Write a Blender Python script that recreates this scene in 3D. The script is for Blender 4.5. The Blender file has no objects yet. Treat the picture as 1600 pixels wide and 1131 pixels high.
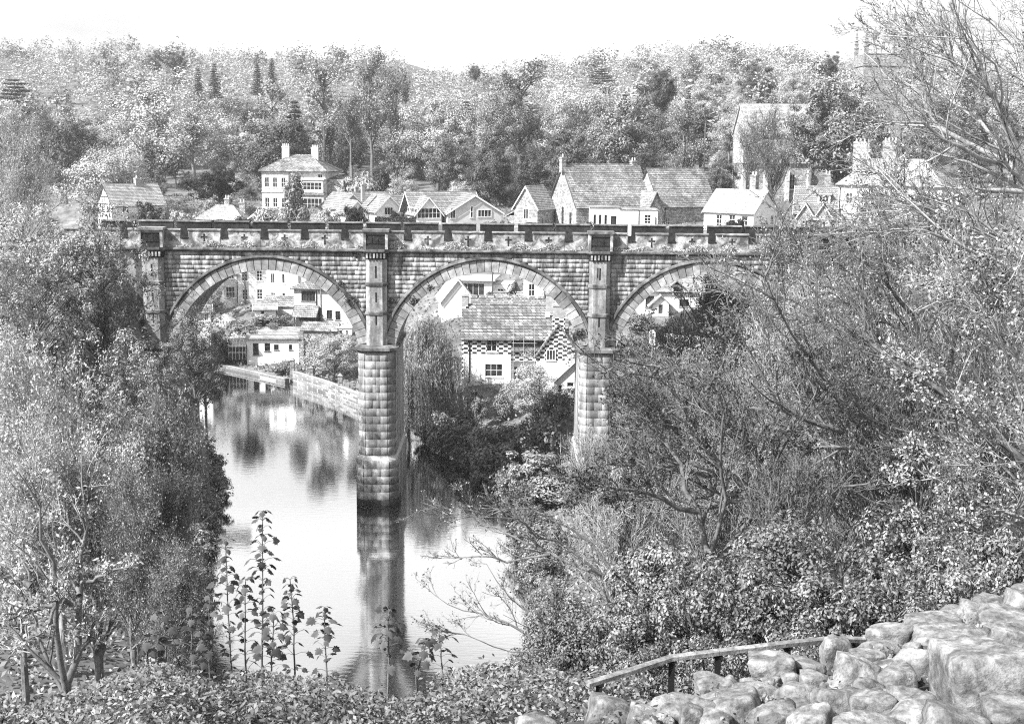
import bpy, math, random
import numpy as np
from mathutils import Vector, Matrix

rad = math.radians
S = bpy.context.scene
C = S.collection
RNG = np.random.default_rng(7)
random.seed(7)

# ------------------------------------------------------------------ camera, sky, sun, exposure
F, CX, CY = 2064.0, 800.0, 565.5            # focal length and centre in photograph pixels
CAM = Vector((0.0, -120.0, 33.7))
PITCH, ROLL = 9.5, 0.55
RC = Matrix.Rotation(rad(90 - PITCH), 3, 'X') @ Matrix.Rotation(rad(ROLL), 3, 'Z')
cam_data = bpy.data.cameras.new('camera')
cam_data.sensor_width = 36.0
cam_data.lens = 36.0 * F / 1600.0
cam_data.clip_start, cam_data.clip_end = 0.3, 9000.0
cam = bpy.data.objects.new('camera', cam_data)
cam.matrix_world = Matrix.Translation(CAM) @ RC.to_4x4()
C.objects.link(cam)
S.camera = cam

SUN_EL, SUN_AZ = 42.0, -122.0               # azimuth from +Y towards +X: the sun stands left of and behind the camera
sv = Vector((math.sin(rad(SUN_AZ)) * math.cos(rad(SUN_EL)), math.cos(rad(SUN_AZ)) * math.cos(rad(SUN_EL)), math.sin(rad(SUN_EL))))
sun_data = bpy.data.lights.new('sun', 'SUN')
sun_data.energy = 5.0
sun_data.angle = rad(0.6)
sun_data.color = (1, 1, 1)
sun = bpy.data.objects.new('sun', sun_data)
sun.rotation_euler = (-sv).to_track_quat('-Z', 'Y').to_euler()
sun.location = (-100, -150, 200)
C.objects.link(sun)

W = bpy.data.worlds.new('World')
S.world = W
W.use_nodes = True
wn, wl = W.node_tree.nodes, W.node_tree.links
wn.clear()
w_out = wn.new('ShaderNodeOutputWorld')
w_bg = wn.new('ShaderNodeBackground')
w_bg.inputs['Strength'].default_value = 0.10
sky = wn.new('ShaderNodeTexSky')
sky.sky_type = 'NISHITA'
sky.sun_disc = False
sky.sun_elevation = rad(SUN_EL)
sky.sun_rotation = rad(SUN_AZ)
sky.dust_density = 3.0
sky.air_density = 1.0
bw = wn.new('ShaderNodeRGBToBW')             # the photograph is black and white
wl.new(sky.outputs[0], bw.inputs[0])
tc = wn.new('ShaderNodeTexCoord')
mp = wn.new('ShaderNodeMapping')
mp.inputs['Scale'].default_value = (1.6, 1.6, 9.0)
wl.new(tc.outputs['Generated'], mp.inputs[0])
nz = wn.new('ShaderNodeTexNoise')
nz.inputs['Scale'].default_value = 2.2
nz.inputs['Detail'].default_value = 7
nz.inputs['Distortion'].default_value = 0.6
wl.new(mp.outputs[0], nz.inputs['Vector'])
cr = wn.new('ShaderNodeMapRange')
cr.inputs['From Min'].default_value = 0.35
cr.inputs['From Max'].default_value = 0.62
cr.inputs['To Min'].default_value = 2.9
cr.inputs['To Max'].default_value = 7.6
wl.new(nz.outputs['Fac'], cr.inputs['Value'])
mxs = wn.new('ShaderNodeMix')                # a bright, thin overcast: clouds over most of the clear sky
mxs.data_type = 'FLOAT'
mxs.inputs[0].default_value = 0.5
wl.new(bw.outputs[0], mxs.inputs[2])
wl.new(cr.outputs[0], mxs.inputs[3])
wl.new(mxs.outputs[0], w_bg.inputs['Color'])
wl.new(w_bg.outputs[0], w_out.inputs[0])

S.view_settings.view_transform = 'Standard'
S.view_settings.look = 'None'
S.view_settings.exposure = 1.35
S.view_settings.gamma = 1.0
S.view_settings.use_curve_mapping = False
S.cycles.filter_width = 1.15
S.cycles.use_denoising = False
S.cycles.max_bounces = 6
S.cycles.diffuse_bounces = 2
S.cycles.glossy_bounces = 3
S.cycles.transmission_bounces = 4
S.cycles.volume_bounces = 1
S.cycles.transparent_max_bounces = 4
S.cycles.caustics_reflective = False
S.cycles.caustics_refractive = False

# ------------------------------------------------------------------ pixel of the photograph -> point at a real distance
def ray(u, v):
    return RC @ Vector(((u - CX) / F, -(v - CY) / F, -1.0))
def at(u, v, Y):
    d = ray(u, v)
    return CAM + d * ((Y - CAM.y) / d.y)
def on_z(u, v, z):
    d = ray(u, v)
    return CAM + d * ((z - CAM.z) / d.z)
def mpp(Y, z=15.0):                           # metres per photograph pixel at that depth
    return ((Y + 120) * math.cos(rad(PITCH)) + (33.7 - z) * math.sin(rad(PITCH))) / F

# ------------------------------------------------------------------ things, parts, meshes
def tag(o, label=None, cat=None, group=None, kind=None):
    if label: o['label'] = label
    if cat: o['category'] = cat
    if group: o['group'] = group
    if kind: o['kind'] = kind
    return o
def thing(name, label, cat, loc=(0, 0, 0), rz=0.0, group=None):
    o = bpy.data.objects.new(name, None)
    o.empty_display_size = 0.3
    C.objects.link(o)
    o.location = loc
    o.rotation_euler = (0, 0, rz)
    return tag(o, label, cat, group)
def link(name, me, m=None, parent=None, loc=None, rz=None, scale=None):
    o = bpy.data.objects.new(name, me)
    C.objects.link(o)
    if parent is not None: o.parent = parent
    if loc is not None: o.location = loc
    if rz is not None: o.rotation_euler = rz if hasattr(rz, '__len__') else (0, 0, rz)
    if scale is not None: o.scale = scale
    if m is not None:
        if len(me.materials) == 0:
            me.materials.append(m)
        elif me.materials[0] != m:
            o.material_slots[0].link = 'OBJECT'
            o.material_slots[0].material = m
    return o
def np_mesh(name, V, faces, smooth=False):
    """V (n,3); faces: list of index arrays (m,k), k may differ between arrays"""
    me = bpy.data.meshes.new(name)
    V = np.asarray(V, np.float32)
    me.vertices.add(len(V))
    me.vertices.foreach_set('co', V.ravel())
    faces = [np.asarray(f, np.int32) for f in faces if len(f)]
    nl = sum(f.size for f in faces)
    npol = sum(len(f) for f in faces)
    me.loops.add(nl)
    me.loops.foreach_set('vertex_index', np.concatenate([f.ravel() for f in faces]))
    st = []
    o = 0
    for f in faces:
        st.append(o + np.arange(len(f)) * f.shape[1])
        o += f.size
    me.polygons.add(npol)
    me.polygons.foreach_set('loop_start', np.concatenate(st).astype(np.int32))
    if smooth:
        me.polygons.foreach_set('use_smooth', np.ones(npol, bool))
    me.update(calc_edges=True)
    return me

class MB:
    """collects boxes, polygons and tubes for ONE mesh"""
    def __init__(s):
        s.v, s.f = [], []
    def poly(s, pts):
        n = len(s.v)
        s.v += [tuple(p) for p in pts]
        s.f.append(tuple(range(n, n + len(pts))))
    def box(s, x0, x1, y0, y1, z0, z1):
        n = len(s.v)
        s.v += [(x, y, z) for z in (z0, z1) for y in (y0, y1) for x in (x0, x1)]
        s.f += [tuple(n + i for i in q) for q in ((0, 2, 3, 1), (4, 5, 7, 6), (0, 1, 5, 4), (2, 6, 7, 3), (0, 4, 6, 2), (1, 3, 7, 5))]
    def obox(s, fn, u0, u1, z0, z1, n0, n1):
        n = len(s.v)
        s.v += [fn(u, z, w) for z in (z0, z1) for w in (n1, n0) for u in (u0, u1)]
        s.f += [tuple(n + i for i in q) for q in ((0, 2, 3, 1), (4, 5, 7, 6), (0, 1, 5, 4), (2, 6, 7, 3), (0, 4, 6, 2), (1, 3, 7, 5))]
    def prism(s, plan, z0, z1, plan1=None):
        """plan: counter-clockwise list of (x,y)"""
        n, k = len(s.v), len(plan)
        s.v += [(x, y, z0) for x, y in plan] + [(x, y, z1) for x, y in (plan1 or plan)]
        s.f += [(n + i, n + (i + 1) % k, n + k + (i + 1) % k, n + k + i) for i in range(k)]
        s.f += [tuple(n + k - 1 - i for i in range(k)), tuple(n + k + i for i in range(k))]
    def extr(s, pts, vec):
        """closed prism from planar polygon pts pushed along vec"""
        n, k = len(s.v), len(pts)
        s.v += [tuple(p) for p in pts] + [tuple(Vector(p) + Vector(vec)) for p in pts]
        s.f += [(n + i, n + (i + 1) % k, n + k + (i + 1) % k, n + k + i) for i in range(k)]
        s.f += [tuple(n + k - 1 - i for i in range(k)), tuple(n + k + i for i in range(k))]
    def tube(s, pts, r, sides=8, r1=None):
        pts = [Vector(p) for p in pts]
        n0 = len(s.v)
        K = len(pts)
        for i, p in enumerate(pts):
            t = (pts[min(i + 1, K - 1)] - pts[max(i - 1, 0)]).normalized()
            a = t.cross(Vector((0.31, 0.17, 0.93)))
            if a.length < 1e-3: a = t.cross(Vector((1, 0, 0)))
            a.normalize()
            b = t.cross(a)
            rr = r if r1 is None else r + (r1 - r) * i / (K - 1)
            for j in range(sides):
                an = 2 * math.pi * j / sides
                s.v.append(tuple(p + a * (rr * math.cos(an)) + b * (rr * math.sin(an))))
        for i in range(K - 1):
            for j in range(sides):
                a, b = n0 + i * sides + j, n0 + i * sides + (j + 1) % sides
                s.f.append((a, b, b + sides, a + sides))
        s.f.append(tuple(n0 + sides - 1 - j for j in range(sides)))
        s.f.append(tuple(n0 + (K - 1) * sides + j for j in range(sides)))
    def mesh(s, name):
        me = bpy.data.meshes.new(name)
        me.from_pydata(s.v, [], s.f)
        me.update()
        return me
    def build(s, name, m, parent=None, **k):
        return link(name, s.mesh(name), m, parent, **k)

# ------------------------------------------------------------------ materials: everything is a grey, as in the black and white photograph
def node_mat(name):
    m = bpy.data.materials.new(name)
    m.use_nodes = True
    n, l = m.node_tree.nodes, m.node_tree.links
    n.clear()
    return m, n, l
def math_node(n, l, op, a, b=None, clamp=False):
    x = n.new('ShaderNodeMath')
    x.operation = op
    x.use_clamp = clamp
    for i, q in enumerate((a, b)):
        if q is None: continue
        if isinstance(q, (int, float)): x.inputs[i].default_value = q
        else: l.new(q, x.inputs[i])
    return x.outputs[0]
def rng_node(n, l, v, a, b, c, d):
    x = n.new('ShaderNodeMapRange')
    for i, q in zip(('From Min', 'From Max', 'To Min', 'To Max'), (a, b, c, d)):
        x.inputs[i].default_value = q
    l.new(v, x.inputs['Value'])
    return x.outputs[0]
def noise(n, l, vec, scale, detail=5, rough=0.6, dist=0.0):
    x = n.new('ShaderNodeTexNoise')
    x.inputs['Scale'].default_value = scale
    x.inputs['Detail'].default_value = detail
    x.inputs['Roughness'].default_value = rough
    x.inputs['Distortion'].default_value = dist
    l.new(vec, x.inputs['Vector'])
    return x.outputs['Fac']
def finish(m, n, l, val, rough=0.9, bump=None, bstr=0.3, bdist=0.05, spec=0.2, transl=0.0, metal=0.0):
    out = n.new('ShaderNodeOutputMaterial')
    if transl > 0:
        d = n.new('ShaderNodeBsdfDiffuse')
        t = n.new('ShaderNodeBsdfTranslucent')
        mx = n.new('ShaderNodeMixShader')
        mx.inputs[0].default_value = transl
        l.new(val, d.inputs['Color'])
        l.new(val, t.inputs['Color'])
        l.new(d.outputs[0], mx.inputs[1])
        l.new(t.outputs[0], mx.inputs[2])
        l.new(mx.outputs[0], out.inputs[0])
        return m
    p = n.new('ShaderNodeBsdfPrincipled')
    p.inputs['Roughness'].default_value = rough
    p.inputs['Specular IOR Level'].default_value = spec
    p.inputs['Metallic'].default_value = metal
    if isinstance(val, (int, float)): p.inputs['Base Color'].default_value = (val, val, val, 1)
    else: l.new(val, p.inputs['Base Color'])
    if bump is not None:
        b = n.new('ShaderNodeBump')
        b.inputs['Strength'].default_value = bstr
        b.inputs['Distance'].default_value = bdist
        l.new(bump, b.inputs['Height'])
        l.new(b.outputs[0], p.inputs['Normal'])
    l.new(p.outputs[0], out.inputs[0])
    return m
def surf(name, lo, hi, scale=1.0, rough=0.9, bump=0.3, rand=0.0, stain=0.0, stain_scale=0.25, streak=False, coord='Object', spec=0.2, bdist=0.05, speck=0.0):
    """weathered surface: fine grain between lo and hi, object-to-object variation, broad dark stains"""
    m, n, l = node_mat(name)
    t = n.new('ShaderNodeTexCoord').outputs[coord] if coord != 'World' else n.new('ShaderNodeNewGeometry').outputs['Position']
    a = noise(n, l, t, scale, 8, 0.68)
    v = rng_node(n, l, a, 0.3, 0.7, lo, hi)
    if rand > 0:
        r = n.new('ShaderNodeObjectInfo').outputs['Random']
        v = math_node(n, l, 'MULTIPLY', v, rng_node(n, l, r, 0, 1, 1 - rand, 1 + rand))
    if stain > 0:
        q = t
        if streak:
            mpn = n.new('ShaderNodeMapping')
            mpn.inputs['Scale'].default_value = (1.5, 1.5, 0.25)
            l.new(t, mpn.inputs[0])
            q = mpn.outputs[0]
        s = noise(n, l, q, stain_scale, 6, 0.65, 0.8)
        v = math_node(n, l, 'MULTIPLY', v, rng_node(n, l, s, 0.42, 0.62, 1 - stain, 1.0))
    if speck > 0:
        s2 = noise(n, l, t, scale * 3.3, 4, 0.7)
        v = math_node(n, l, 'MULTIPLY', v, rng_node(n, l, s2, 0.35, 0.55, 1 - speck, 1.0))
    return finish(m, n, l, v, rough, a if bump else None, bump, bdist, spec)
def brickmat(name, lo, hi, mortar, bw_, bh, msize=0.02, rough=0.9, var=0.5, stain=0.3, bump=0.5, offset=0.5, check=None):
    """coursed stone, brick or slate in house coordinates: rows run level on every wall"""
    m, n, l = node_mat(name)
    t = n.new('ShaderNodeTexCoord').outputs['Object']
    sx = n.new('ShaderNodeSeparateXYZ')
    l.new(t, sx.inputs[0])
    c = n.new('ShaderNodeCombineXYZ')
    l.new(math_node(n, l, 'ADD', sx.outputs[0], sx.outputs[1]), c.inputs[0])
    l.new(sx.outputs[2], c.inputs[1])
    b = n.new('ShaderNodeTexBrick')
    b.inputs['Scale'].default_value = 1.0
    b.inputs['Brick Width'].default_value = bw_
    b.inputs['Row Height'].default_value = bh
    b.inputs['Mortar Size'].default_value = msize
    b.inputs['Color1'].default_value = (0, 0, 0, 1)
    b.inputs['Color2'].default_value = (1, 1, 1, 1)
    b.inputs['Mortar'].default_value = (0, 0, 0, 1)
    b.offset = offset
    l.new(c.outputs[0], b.inputs['Vector'])
    g = noise(n, l, t, 3.0, 6, 0.7)
    col = rng_node(n, l, b.outputs['Color'], 0, 1, lo, hi)
    col = math_node(n, l, 'MULTIPLY', col, rng_node(n, l, g, 0.3, 0.7, 1 - var, 1 + var))
    st = noise(n, l, t, 0.35, 5, 0.6, 0.5)
    col = math_node(n, l, 'MULTIPLY', col, rng_node(n, l, st, 0.4, 0.6, 1 - stain, 1.0))
    mx = n.new('ShaderNodeMix')
    mx.data_type = 'FLOAT'
    l.new(b.outputs['Fac'], mx.inputs[0])
    l.new(col, mx.inputs[2])
    mx.inputs[3].default_value = mortar
    inv = math_node(n, l, 'SUBTRACT', 1.0, b.outputs['Fac'])
    return finish(m, n, l, mx.outputs[0], rough, inv, bump, 0.04)
def leafmat(name, lo, hi, transl=0.3, rand=0.15, island=True, clump=0.0):
    m, n, l = node_mat(name)
    if island:
        r = n.new('ShaderNodeNewGeometry').outputs['Random Per Island']
        v = rng_node(n, l, r, 0, 1, lo, hi)
    else:
        v = rng_node(n, l, noise(n, l, n.new('ShaderNodeTexCoord').outputs['Object'], 0.5), 0.3, 0.7, lo, hi)
    if clump > 0:
        a = noise(n, l, n.new('ShaderNodeTexCoord').outputs['Object'], 0.35, 3)
        v = math_node(n, l, 'MULTIPLY', v, rng_node(n, l, a, 0.35, 0.65, 1 - clump, 1 + clump))
    r2 = n.new('ShaderNodeObjectInfo').outputs['Random']
    v = math_node(n, l, 'MULTIPLY', v, rng_node(n, l, r2, 0, 1, 1 - rand, 1 + rand))
    return finish(m, n, l, v, transl=transl)

M = {}
M['stone'] = surf('weathered_ashlar', 0.24, 0.58, 4.5, rand=0.36, stain=0.72, stain_scale=0.9, streak=True, coord='World', bump=0.3, speck=0.4)
M['voussoir'] = surf('voussoir_stone', 0.22, 0.50, 1.9, rand=0.28, stain=0.5, stain_scale=0.5, coord='World', bump=0.4)
M['pier'] = surf('pier_stone', 0.22, 0.50, 2.2, rand=0.2, stain=0.6, stain_scale=0.5, streak=True, coord='World', bump=0.5, speck=0.3)
M['joint'] = surf('open_joint', 0.04, 0.12, 2.0, coord='World', bump=0.2)
M['pier_joint'] = surf('pier_joint', 0.30, 0.50, 2.0, coord='World', bump=0.2)
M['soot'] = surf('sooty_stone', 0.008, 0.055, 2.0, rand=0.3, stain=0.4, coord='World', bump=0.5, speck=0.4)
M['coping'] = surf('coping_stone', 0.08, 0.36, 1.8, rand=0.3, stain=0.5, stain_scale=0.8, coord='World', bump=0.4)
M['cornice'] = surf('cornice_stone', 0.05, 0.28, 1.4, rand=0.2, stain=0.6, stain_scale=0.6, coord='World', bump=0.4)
M['parapet'] = surf('parapet_stone', 0.30, 0.74, 2.0, rand=0.25, stain=0.8, stain_scale=0.9, coord='World', bump=0.4, speck=0.3)
M['ballast'] = surf('ballast', 0.10, 0.25, 5.0, bump=0.8)
M['rubble'] = brickmat('coursed_rubble', 0.22, 0.62, 0.16, 0.42, 0.24, 0.035, var=0.5)
M['rubble_dark'] = brickmat('dark_coursed_rubble', 0.10, 0.36, 0.30, 0.5, 0.28, 0.03, var=0.5)
M['ashlar'] = brickmat('pale_ashlar', 0.50, 0.76, 0.36, 0.6, 0.3, 0.015, var=0.25)
M['brick'] = brickmat('pale_brick', 0.30, 0.46, 0.38, 0.24, 0.09, 0.012, var=0.3)
M['slate'] = brickmat('slate_tiles', 0.20, 0.44, 0.05, 0.34, 0.26, 0.02, var=0.45, stain=0.45)
M['pantile'] = brickmat('clay_tiles', 0.22, 0.40, 0.09, 0.3, 0.3, 0.035, var=0.3, offset=0.0)
M['paleroof'] = brickmat('lichened_slates', 0.28, 0.48, 0.14, 0.4, 0.3, 0.015, var=0.35, stain=0.25)
M['stoneroof'] = brickmat('stone_slates', 0.15, 0.34, 0.05, 0.55, 0.36, 0.03, var=0.5, stain=0.5)
M['thatch'] = surf('thatch', 0.12, 0.40, 3.0, bump=0.8, stain=0.3)
M['white'] = surf('whitewash', 0.74, 0.84, 1.2, bump=0.1, stain=0.10, stain_scale=0.5)
M['trim'] = surf('white_paint', 0.74, 0.82, 4.0, bump=0.0, rough=0.5)
M['render'] = surf('grey_render', 0.48, 0.60, 1.0, bump=0.15, stain=0.15)
M['darkwood'] = surf('dark_timber', 0.03, 0.09, 3.0, bump=0.4)
M['wood'] = surf('weathered_wood', 0.16, 0.5, 7.0, bump=0.6, stain=0.5, stain_scale=2.0, speck=0.4)
M['iron'] = surf('black_iron', 0.008, 0.02, 6.0, rough=0.7, bump=0.2, spec=0.1)
M['lead'] = surf('lead_sheet', 0.35, 0.5, 1.5, bump=0.1)
M['pot'] = surf('chimney_pot_clay', 0.45, 0.6, 4.0, bump=0.2)
M['bark'] = surf('bark', 0.05, 0.20, 3.0, bump=0.8, rand=0.3)
M['bark_pale'] = surf('pale_bark', 0.16, 0.40, 3.0, bump=0.6, rand=0.25)
M['twig'] = surf('twig', 0.05, 0.24, 1.2, bump=0.0, rand=0.25)
M['twig_pale'] = surf('pale_twig', 0.22, 0.50, 1.2, bump=0.0, rand=0.2)
M['grass'] = surf('grass_and_earth', 0.07, 0.26, 0.5, bump=0.6, stain=0.4, stain_scale=0.08, bdist=0.2)
M['paving'] = brickmat('stone_paving', 0.35, 0.55, 0.2, 0.6, 0.6, 0.02)
M['boulder'] = surf('limestone', 0.15, 0.36, 6.0, bump=0.7, rand=0.25, stain=0.55, stain_scale=4.5, speck=0.5, bdist=0.06, coord='World')
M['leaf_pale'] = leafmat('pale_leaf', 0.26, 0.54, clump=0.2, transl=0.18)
M['leaf_mid'] = leafmat('mid_leaf', 0.07, 0.32, clump=0.3, transl=0.15)
M['leaf_dark'] = leafmat('dark_leaf', 0.02, 0.15, clump=0.35, transl=0.12)
M['leaf_far_pale'] = leafmat('far_pale_leaf', 0.24, 0.36, clump=0.12, transl=0.12, rand=0.35)
M['leaf_far_mid'] = leafmat('far_mid_leaf', 0.09, 0.16, clump=0.15, transl=0.12, rand=0.4)
M['leaf_black'] = leafmat('yew_leaf', 0.015, 0.07)
M['leaf_speck'] = leafmat('twig_leaf', 0.03, 0.46, transl=0.2)
M['leaf_shrub'] = leafmat('shrub_leaf', 0.015, 0.34, clump=0.3)
M['leaf_hedge'] = leafmat('hedge_leaf', 0.04, 0.38, clump=0.25)
M['leaf_sap'] = leafmat('sycamore_leaf', 0.05, 0.15, rand=0.5, island=False, transl=0.25)
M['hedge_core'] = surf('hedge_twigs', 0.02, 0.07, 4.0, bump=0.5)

def glass_mat():
    m, n, l = node_mat('window_glass')
    t = n.new('ShaderNodeNewGeometry').outputs['Position']
    v = rng_node(n, l, noise(n, l, t, 0.9, 2), 0.35, 0.65, 0.01, 0.05)
    return finish(m, n, l, v, rough=0.15, spec=0.5)
M['glass'] = glass_mat()

def water_mat():
    m, n, l = node_mat('river_water')
    pos = n.new('ShaderNodeNewGeometry').outputs['Position']
    mpn = n.new('ShaderNodeMapping')
    mpn.inputs['Scale'].default_value = (0.7, 2.2, 1.0)
    l.new(pos, mpn.inputs[0])
    a = noise(n, l, mpn.outputs[0], 1.4, 4, 0.55)
    b = n.new('ShaderNodeBump')
    b.inputs['Strength'].default_value = 0.035
    b.inputs['Distance'].default_value = 0.12
    l.new(a, b.inputs['Height'])
    g = n.new('ShaderNodeBsdfGlossy')
    g.inputs['Roughness'].default_value = 0.05
    g.inputs['Color'].default_value = (0.95, 0.95, 0.95, 1)
    d = n.new('ShaderNodeBsdfDiffuse')
    d.inputs['Color'].default_value = (0.03, 0.03, 0.03, 1)
    mx = n.new('ShaderNodeMixShader')
    fr = n.new('ShaderNodeLayerWeight')
    fr.inputs['Blend'].default_value = 0.55
    l.new(b.outputs[0], fr.inputs['Normal'])
    l.new(b.outputs[0], g.inputs['Normal'])
    l.new(rng_node(n, l, fr.outputs['Facing'], 0.0, 1.0, 0.55, 0.98), mx.inputs[0])
    l.new(d.outputs[0], mx.inputs[1])
    l.new(g.outputs[0], mx.inputs[2])
    out = n.new('ShaderNodeOutputMaterial')
    l.new(mx.outputs[0], out.inputs[0])
    return m
M['water'] = water_mat()
def checker_mat():
    """white wall painted with black oblongs, chessboard fashion"""
    m, n, l = node_mat('chequer_paint')
    t = n.new('ShaderNodeTexCoord').outputs['Object']
    sx = n.new('ShaderNodeSeparateXYZ')
    l.new(t, sx.inputs[0])
    u = math_node(n, l, 'MULTIPLY', math_node(n, l, 'ADD', sx.outputs[0], sx.outputs[1]), 1 / 0.53)
    w = math_node(n, l, 'MULTIPLY', sx.outputs[2], 1 / 0.27)
    par = math_node(n, l, 'MODULO', math_node(n, l, 'ADD', math_node(n, l, 'FLOOR', u), math_node(n, l, 'FLOOR', math_node(n, l, 'ADD', w, 100.0))), 2.0)
    par = math_node(n, l, 'ABSOLUTE', par)
    g = noise(n, l, t, 6.0, 4)
    v = rng_node(n, l, par, 0, 1, 0.80, 0.03)
    v = math_node(n, l, 'MULTIPLY', v, rng_node(n, l, g, 0.3, 0.7, 0.85, 1.05))
    return finish(m, n, l, v, 0.8)
M['check'] = checker_mat()

# ------------------------------------------------------------------ setting: terrain, river, sky air
RB = [(-130, 110), (-80, 92), (-55, 82), (-41, 72), (-30, 62), (-20, 46), (-13, 30), (-2.7, 17), (.2, 0), (1.6, -20), (1.6, -36), (0, -48), (-4, -60), (-8, -68)]
LB = [(-18, -68), (-19.5, -52), (-22, -40), (-25.5, -22), (-28.8, -6), (-29.5, 3), (-35, 18), (-44, 40), (-60, 55), (-90, 62), (-130, 80)]
RIV = np.array(RB + LB, float)
def sdf(x, y):
    x, y = np.asarray(x, float), np.asarray(y, float)
    d = np.full(x.shape, 1e9)
    ins = np.zeros(x.shape, bool)
    n = len(RIV)
    for i in range(n):
        a, b = RIV[i], RIV[(i + 1) % n]
        e = b - a
        t = np.clip(((x - a[0]) * e[0] + (y - a[1]) * e[1]) / (e @ e), 0, 1)
        d = np.minimum(d, np.hypot(x - a[0] - t * e[0], y - a[1] - t * e[1]))
        c = ((a[1] > y) != (b[1] > y)) & (x < (b[0] - a[0]) * (y - a[1]) / (b[1] - a[1] + 1e-12) + a[0])
        ins ^= c
    return np.where(ins, -d, d)
def sstep(x, a, b):
    t = np.clip((x - a) / (b - a), 0, 1)
    return t * t * (3 - 2 * t)
PADS = []
def HT(x, y):
    """terrain height"""
    x, y = np.asarray(x, float), np.asarray(y, float)
    d = sdf(x, y)
    N = np.interp(d, [0, 3, 20, 60, 110, 300, 480, 700, 1000, 2500], [0.15, 1.0, 5, 20.0, 20.8, 33, 58, 82, 80, 60])
    far = sstep(y, 200, 500)
    N = N + far * np.interp(x, [-900, -300, -80, -42, 0, 60, 98, 140, 190, 400], [6, 7, 5, -6, -3, 4, 9, 5, -5, 0])
    Sp = np.interp(y, [-400, -120, -108, -102, -95, -80, -60, -50], [30, 28.5, 26.3, 25, 17, 10, 3, 0.3])
    w = sstep(y, -62, -36)
    h = np.where(d > 0, N * w + Sp * (1 - w), N)
    emb_l = 23.2 - np.maximum(0, np.abs(y - 4) - 4.5) * 0.9 - np.maximum(0, x + 37) * 2.2
    emb_r = 23.2 - np.maximum(0, np.abs(y - 4) - 4.5) * 0.9 - np.maximum(0, 31 - x) * 2.2
    h = np.maximum(h, np.maximum(emb_l, emb_r))
    zc = np.interp(y, [-10, 0, 20, 46, 62, 72, 80, 90, 110, 200], [3, 3.5, 4.6, 7.0, 9.6, 10.3, 12.0, 20, 20.5, 21.5])
    lo = sstep(x, -46, -34) * (1 - sstep(x, 60, 90)) * (y > 8) * (y < 200)
    h = np.where(lo > 0, np.minimum(h, zc * lo + (1 - lo) * 40), h)
    if PADS:
        ws, zs = np.zeros_like(h), np.zeros_like(h)
        for (px, py, pz, pr) in PADS:
            w_ = np.exp(-(((x - px) ** 2 + (y - py) ** 2) / pr ** 2) ** 1.5)
            ws += w_
            zs += w_ * pz
        W_ = np.clip(ws, 0, 1)
        h = np.where(ws > 1e-4, h * (1 - W_) + W_ * zs / np.maximum(ws, 1e-4), h)
    h = np.where((x > -52) & (x < -28.5) & (y > 55) & (y < 75.2), np.minimum(h, .45), h)
    h = h + 0.25 * np.sin(x * 0.41 + 1) * np.sin(y * 0.37) * np.clip(d / 10, 0, 1)
    return np.where(d < 0, np.maximum(-2.2, d * 0.8) - 0.1, h)
def hz(x, y):
    return float(HT(np.array([x]), np.array([y]))[0])

HAZE = 0.00012
def haze_box():
    b = MB()
    b.box(-1720, 1720, -330, 2220, -4, 150)
    m, n, l = node_mat('haze_air')
    v = n.new('ShaderNodeVolumePrincipled')
    v.inputs['Color'].default_value = (0.97, 0.97, 0.97, 1)
    v.inputs['Density'].default_value = HAZE
    v.inputs['Anisotropy'].default_value = 0.2
    out = n.new('ShaderNodeOutputMaterial')
    l.new(v.outputs[0], out.inputs['Volume'])
    tag(b.build('haze', m), 'pale haze lying over the valley', kind='stuff')
# ------------------------------------------------------------------ the viaduct
PX = [-32.7, -12.4, 7.9, 28.2]
SPR, CROWN, TOP = 15.1, 21.9, 23.55
AH = 8.45
RI = (AH ** 2 + (CROWN - SPR) ** 2) / (2 * (CROWN - SPR))
ZC = CROWN - RI
RE = RI + 1.04
TH = math.asin(AH / RI)
DEP = 8.0
viaduct = thing('railway_viaduct', 'tall crenellated stone railway viaduct with round arches standing in the river', 'viaduct', (0, 0, 0))
CENT = [(PX[i] + PX[i + 1]) / 2 for i in range(3)] + [PX[3] + 10.15]

fb = MB()
b = MB()
NS = 40
for c in CENT[:3]:
    th = np.linspace(-TH, TH, NS + 1)
    xs, zs = c + RI * np.sin(th), ZC + RI * np.cos(th)
    for i in range(NS):
        fb.poly([(xs[i], .16, zs[i]), (xs[i + 1], .16, zs[i + 1]), (xs[i + 1], .16, TOP), (xs[i], .16, TOP)])
        for y, s in ((DEP - .16, -1),):
            q = [(xs[i], y, zs[i]), (xs[i + 1], y, zs[i + 1]), (xs[i + 1], y, TOP), (xs[i], y, TOP)]
            b.poly(q if s > 0 else q[::-1])
        b.poly([(xs[i], .16, zs[i]), (xs[i], DEP - .16, zs[i]), (xs[i + 1], DEP - .16, zs[i + 1]), (xs[i + 1], .16, zs[i + 1])])
for p in PX:
    b.box(p - 1.7, p + 1.7, .162, DEP - .16, SPR - .02, TOP)
    fb.poly([(p - 1.7, .16, SPR - .02), (p + 1.7, .16, SPR - .02), (p + 1.7, .16, TOP), (p - 1.7, .16, TOP)])
b.box(PX[3] + 1.7, PX[3] + 30, .162, DEP - .16, 8, TOP)
b.box(PX[0] - 30, PX[0] - 1.7, .16, DEP - .16, 8, TOP)
b.build('spandrel_wall', M['stone'], viaduct)
fb.build('wall_bedding', M['joint'], viaduct)
b = MB()
b.box(PX[0] - 30, PX[3] + 30, .36, DEP - .36, TOP, 23.9)
b.build('track_bed', M['ballast'], viaduct)
for yy in (3.28, 4.72):
    b = MB()
    b.box(PX[0] - 30, PX[3] + 30, yy - .04, yy + .04, 23.9, 24.06)
    b.build('rail', M['iron'], viaduct)

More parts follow.
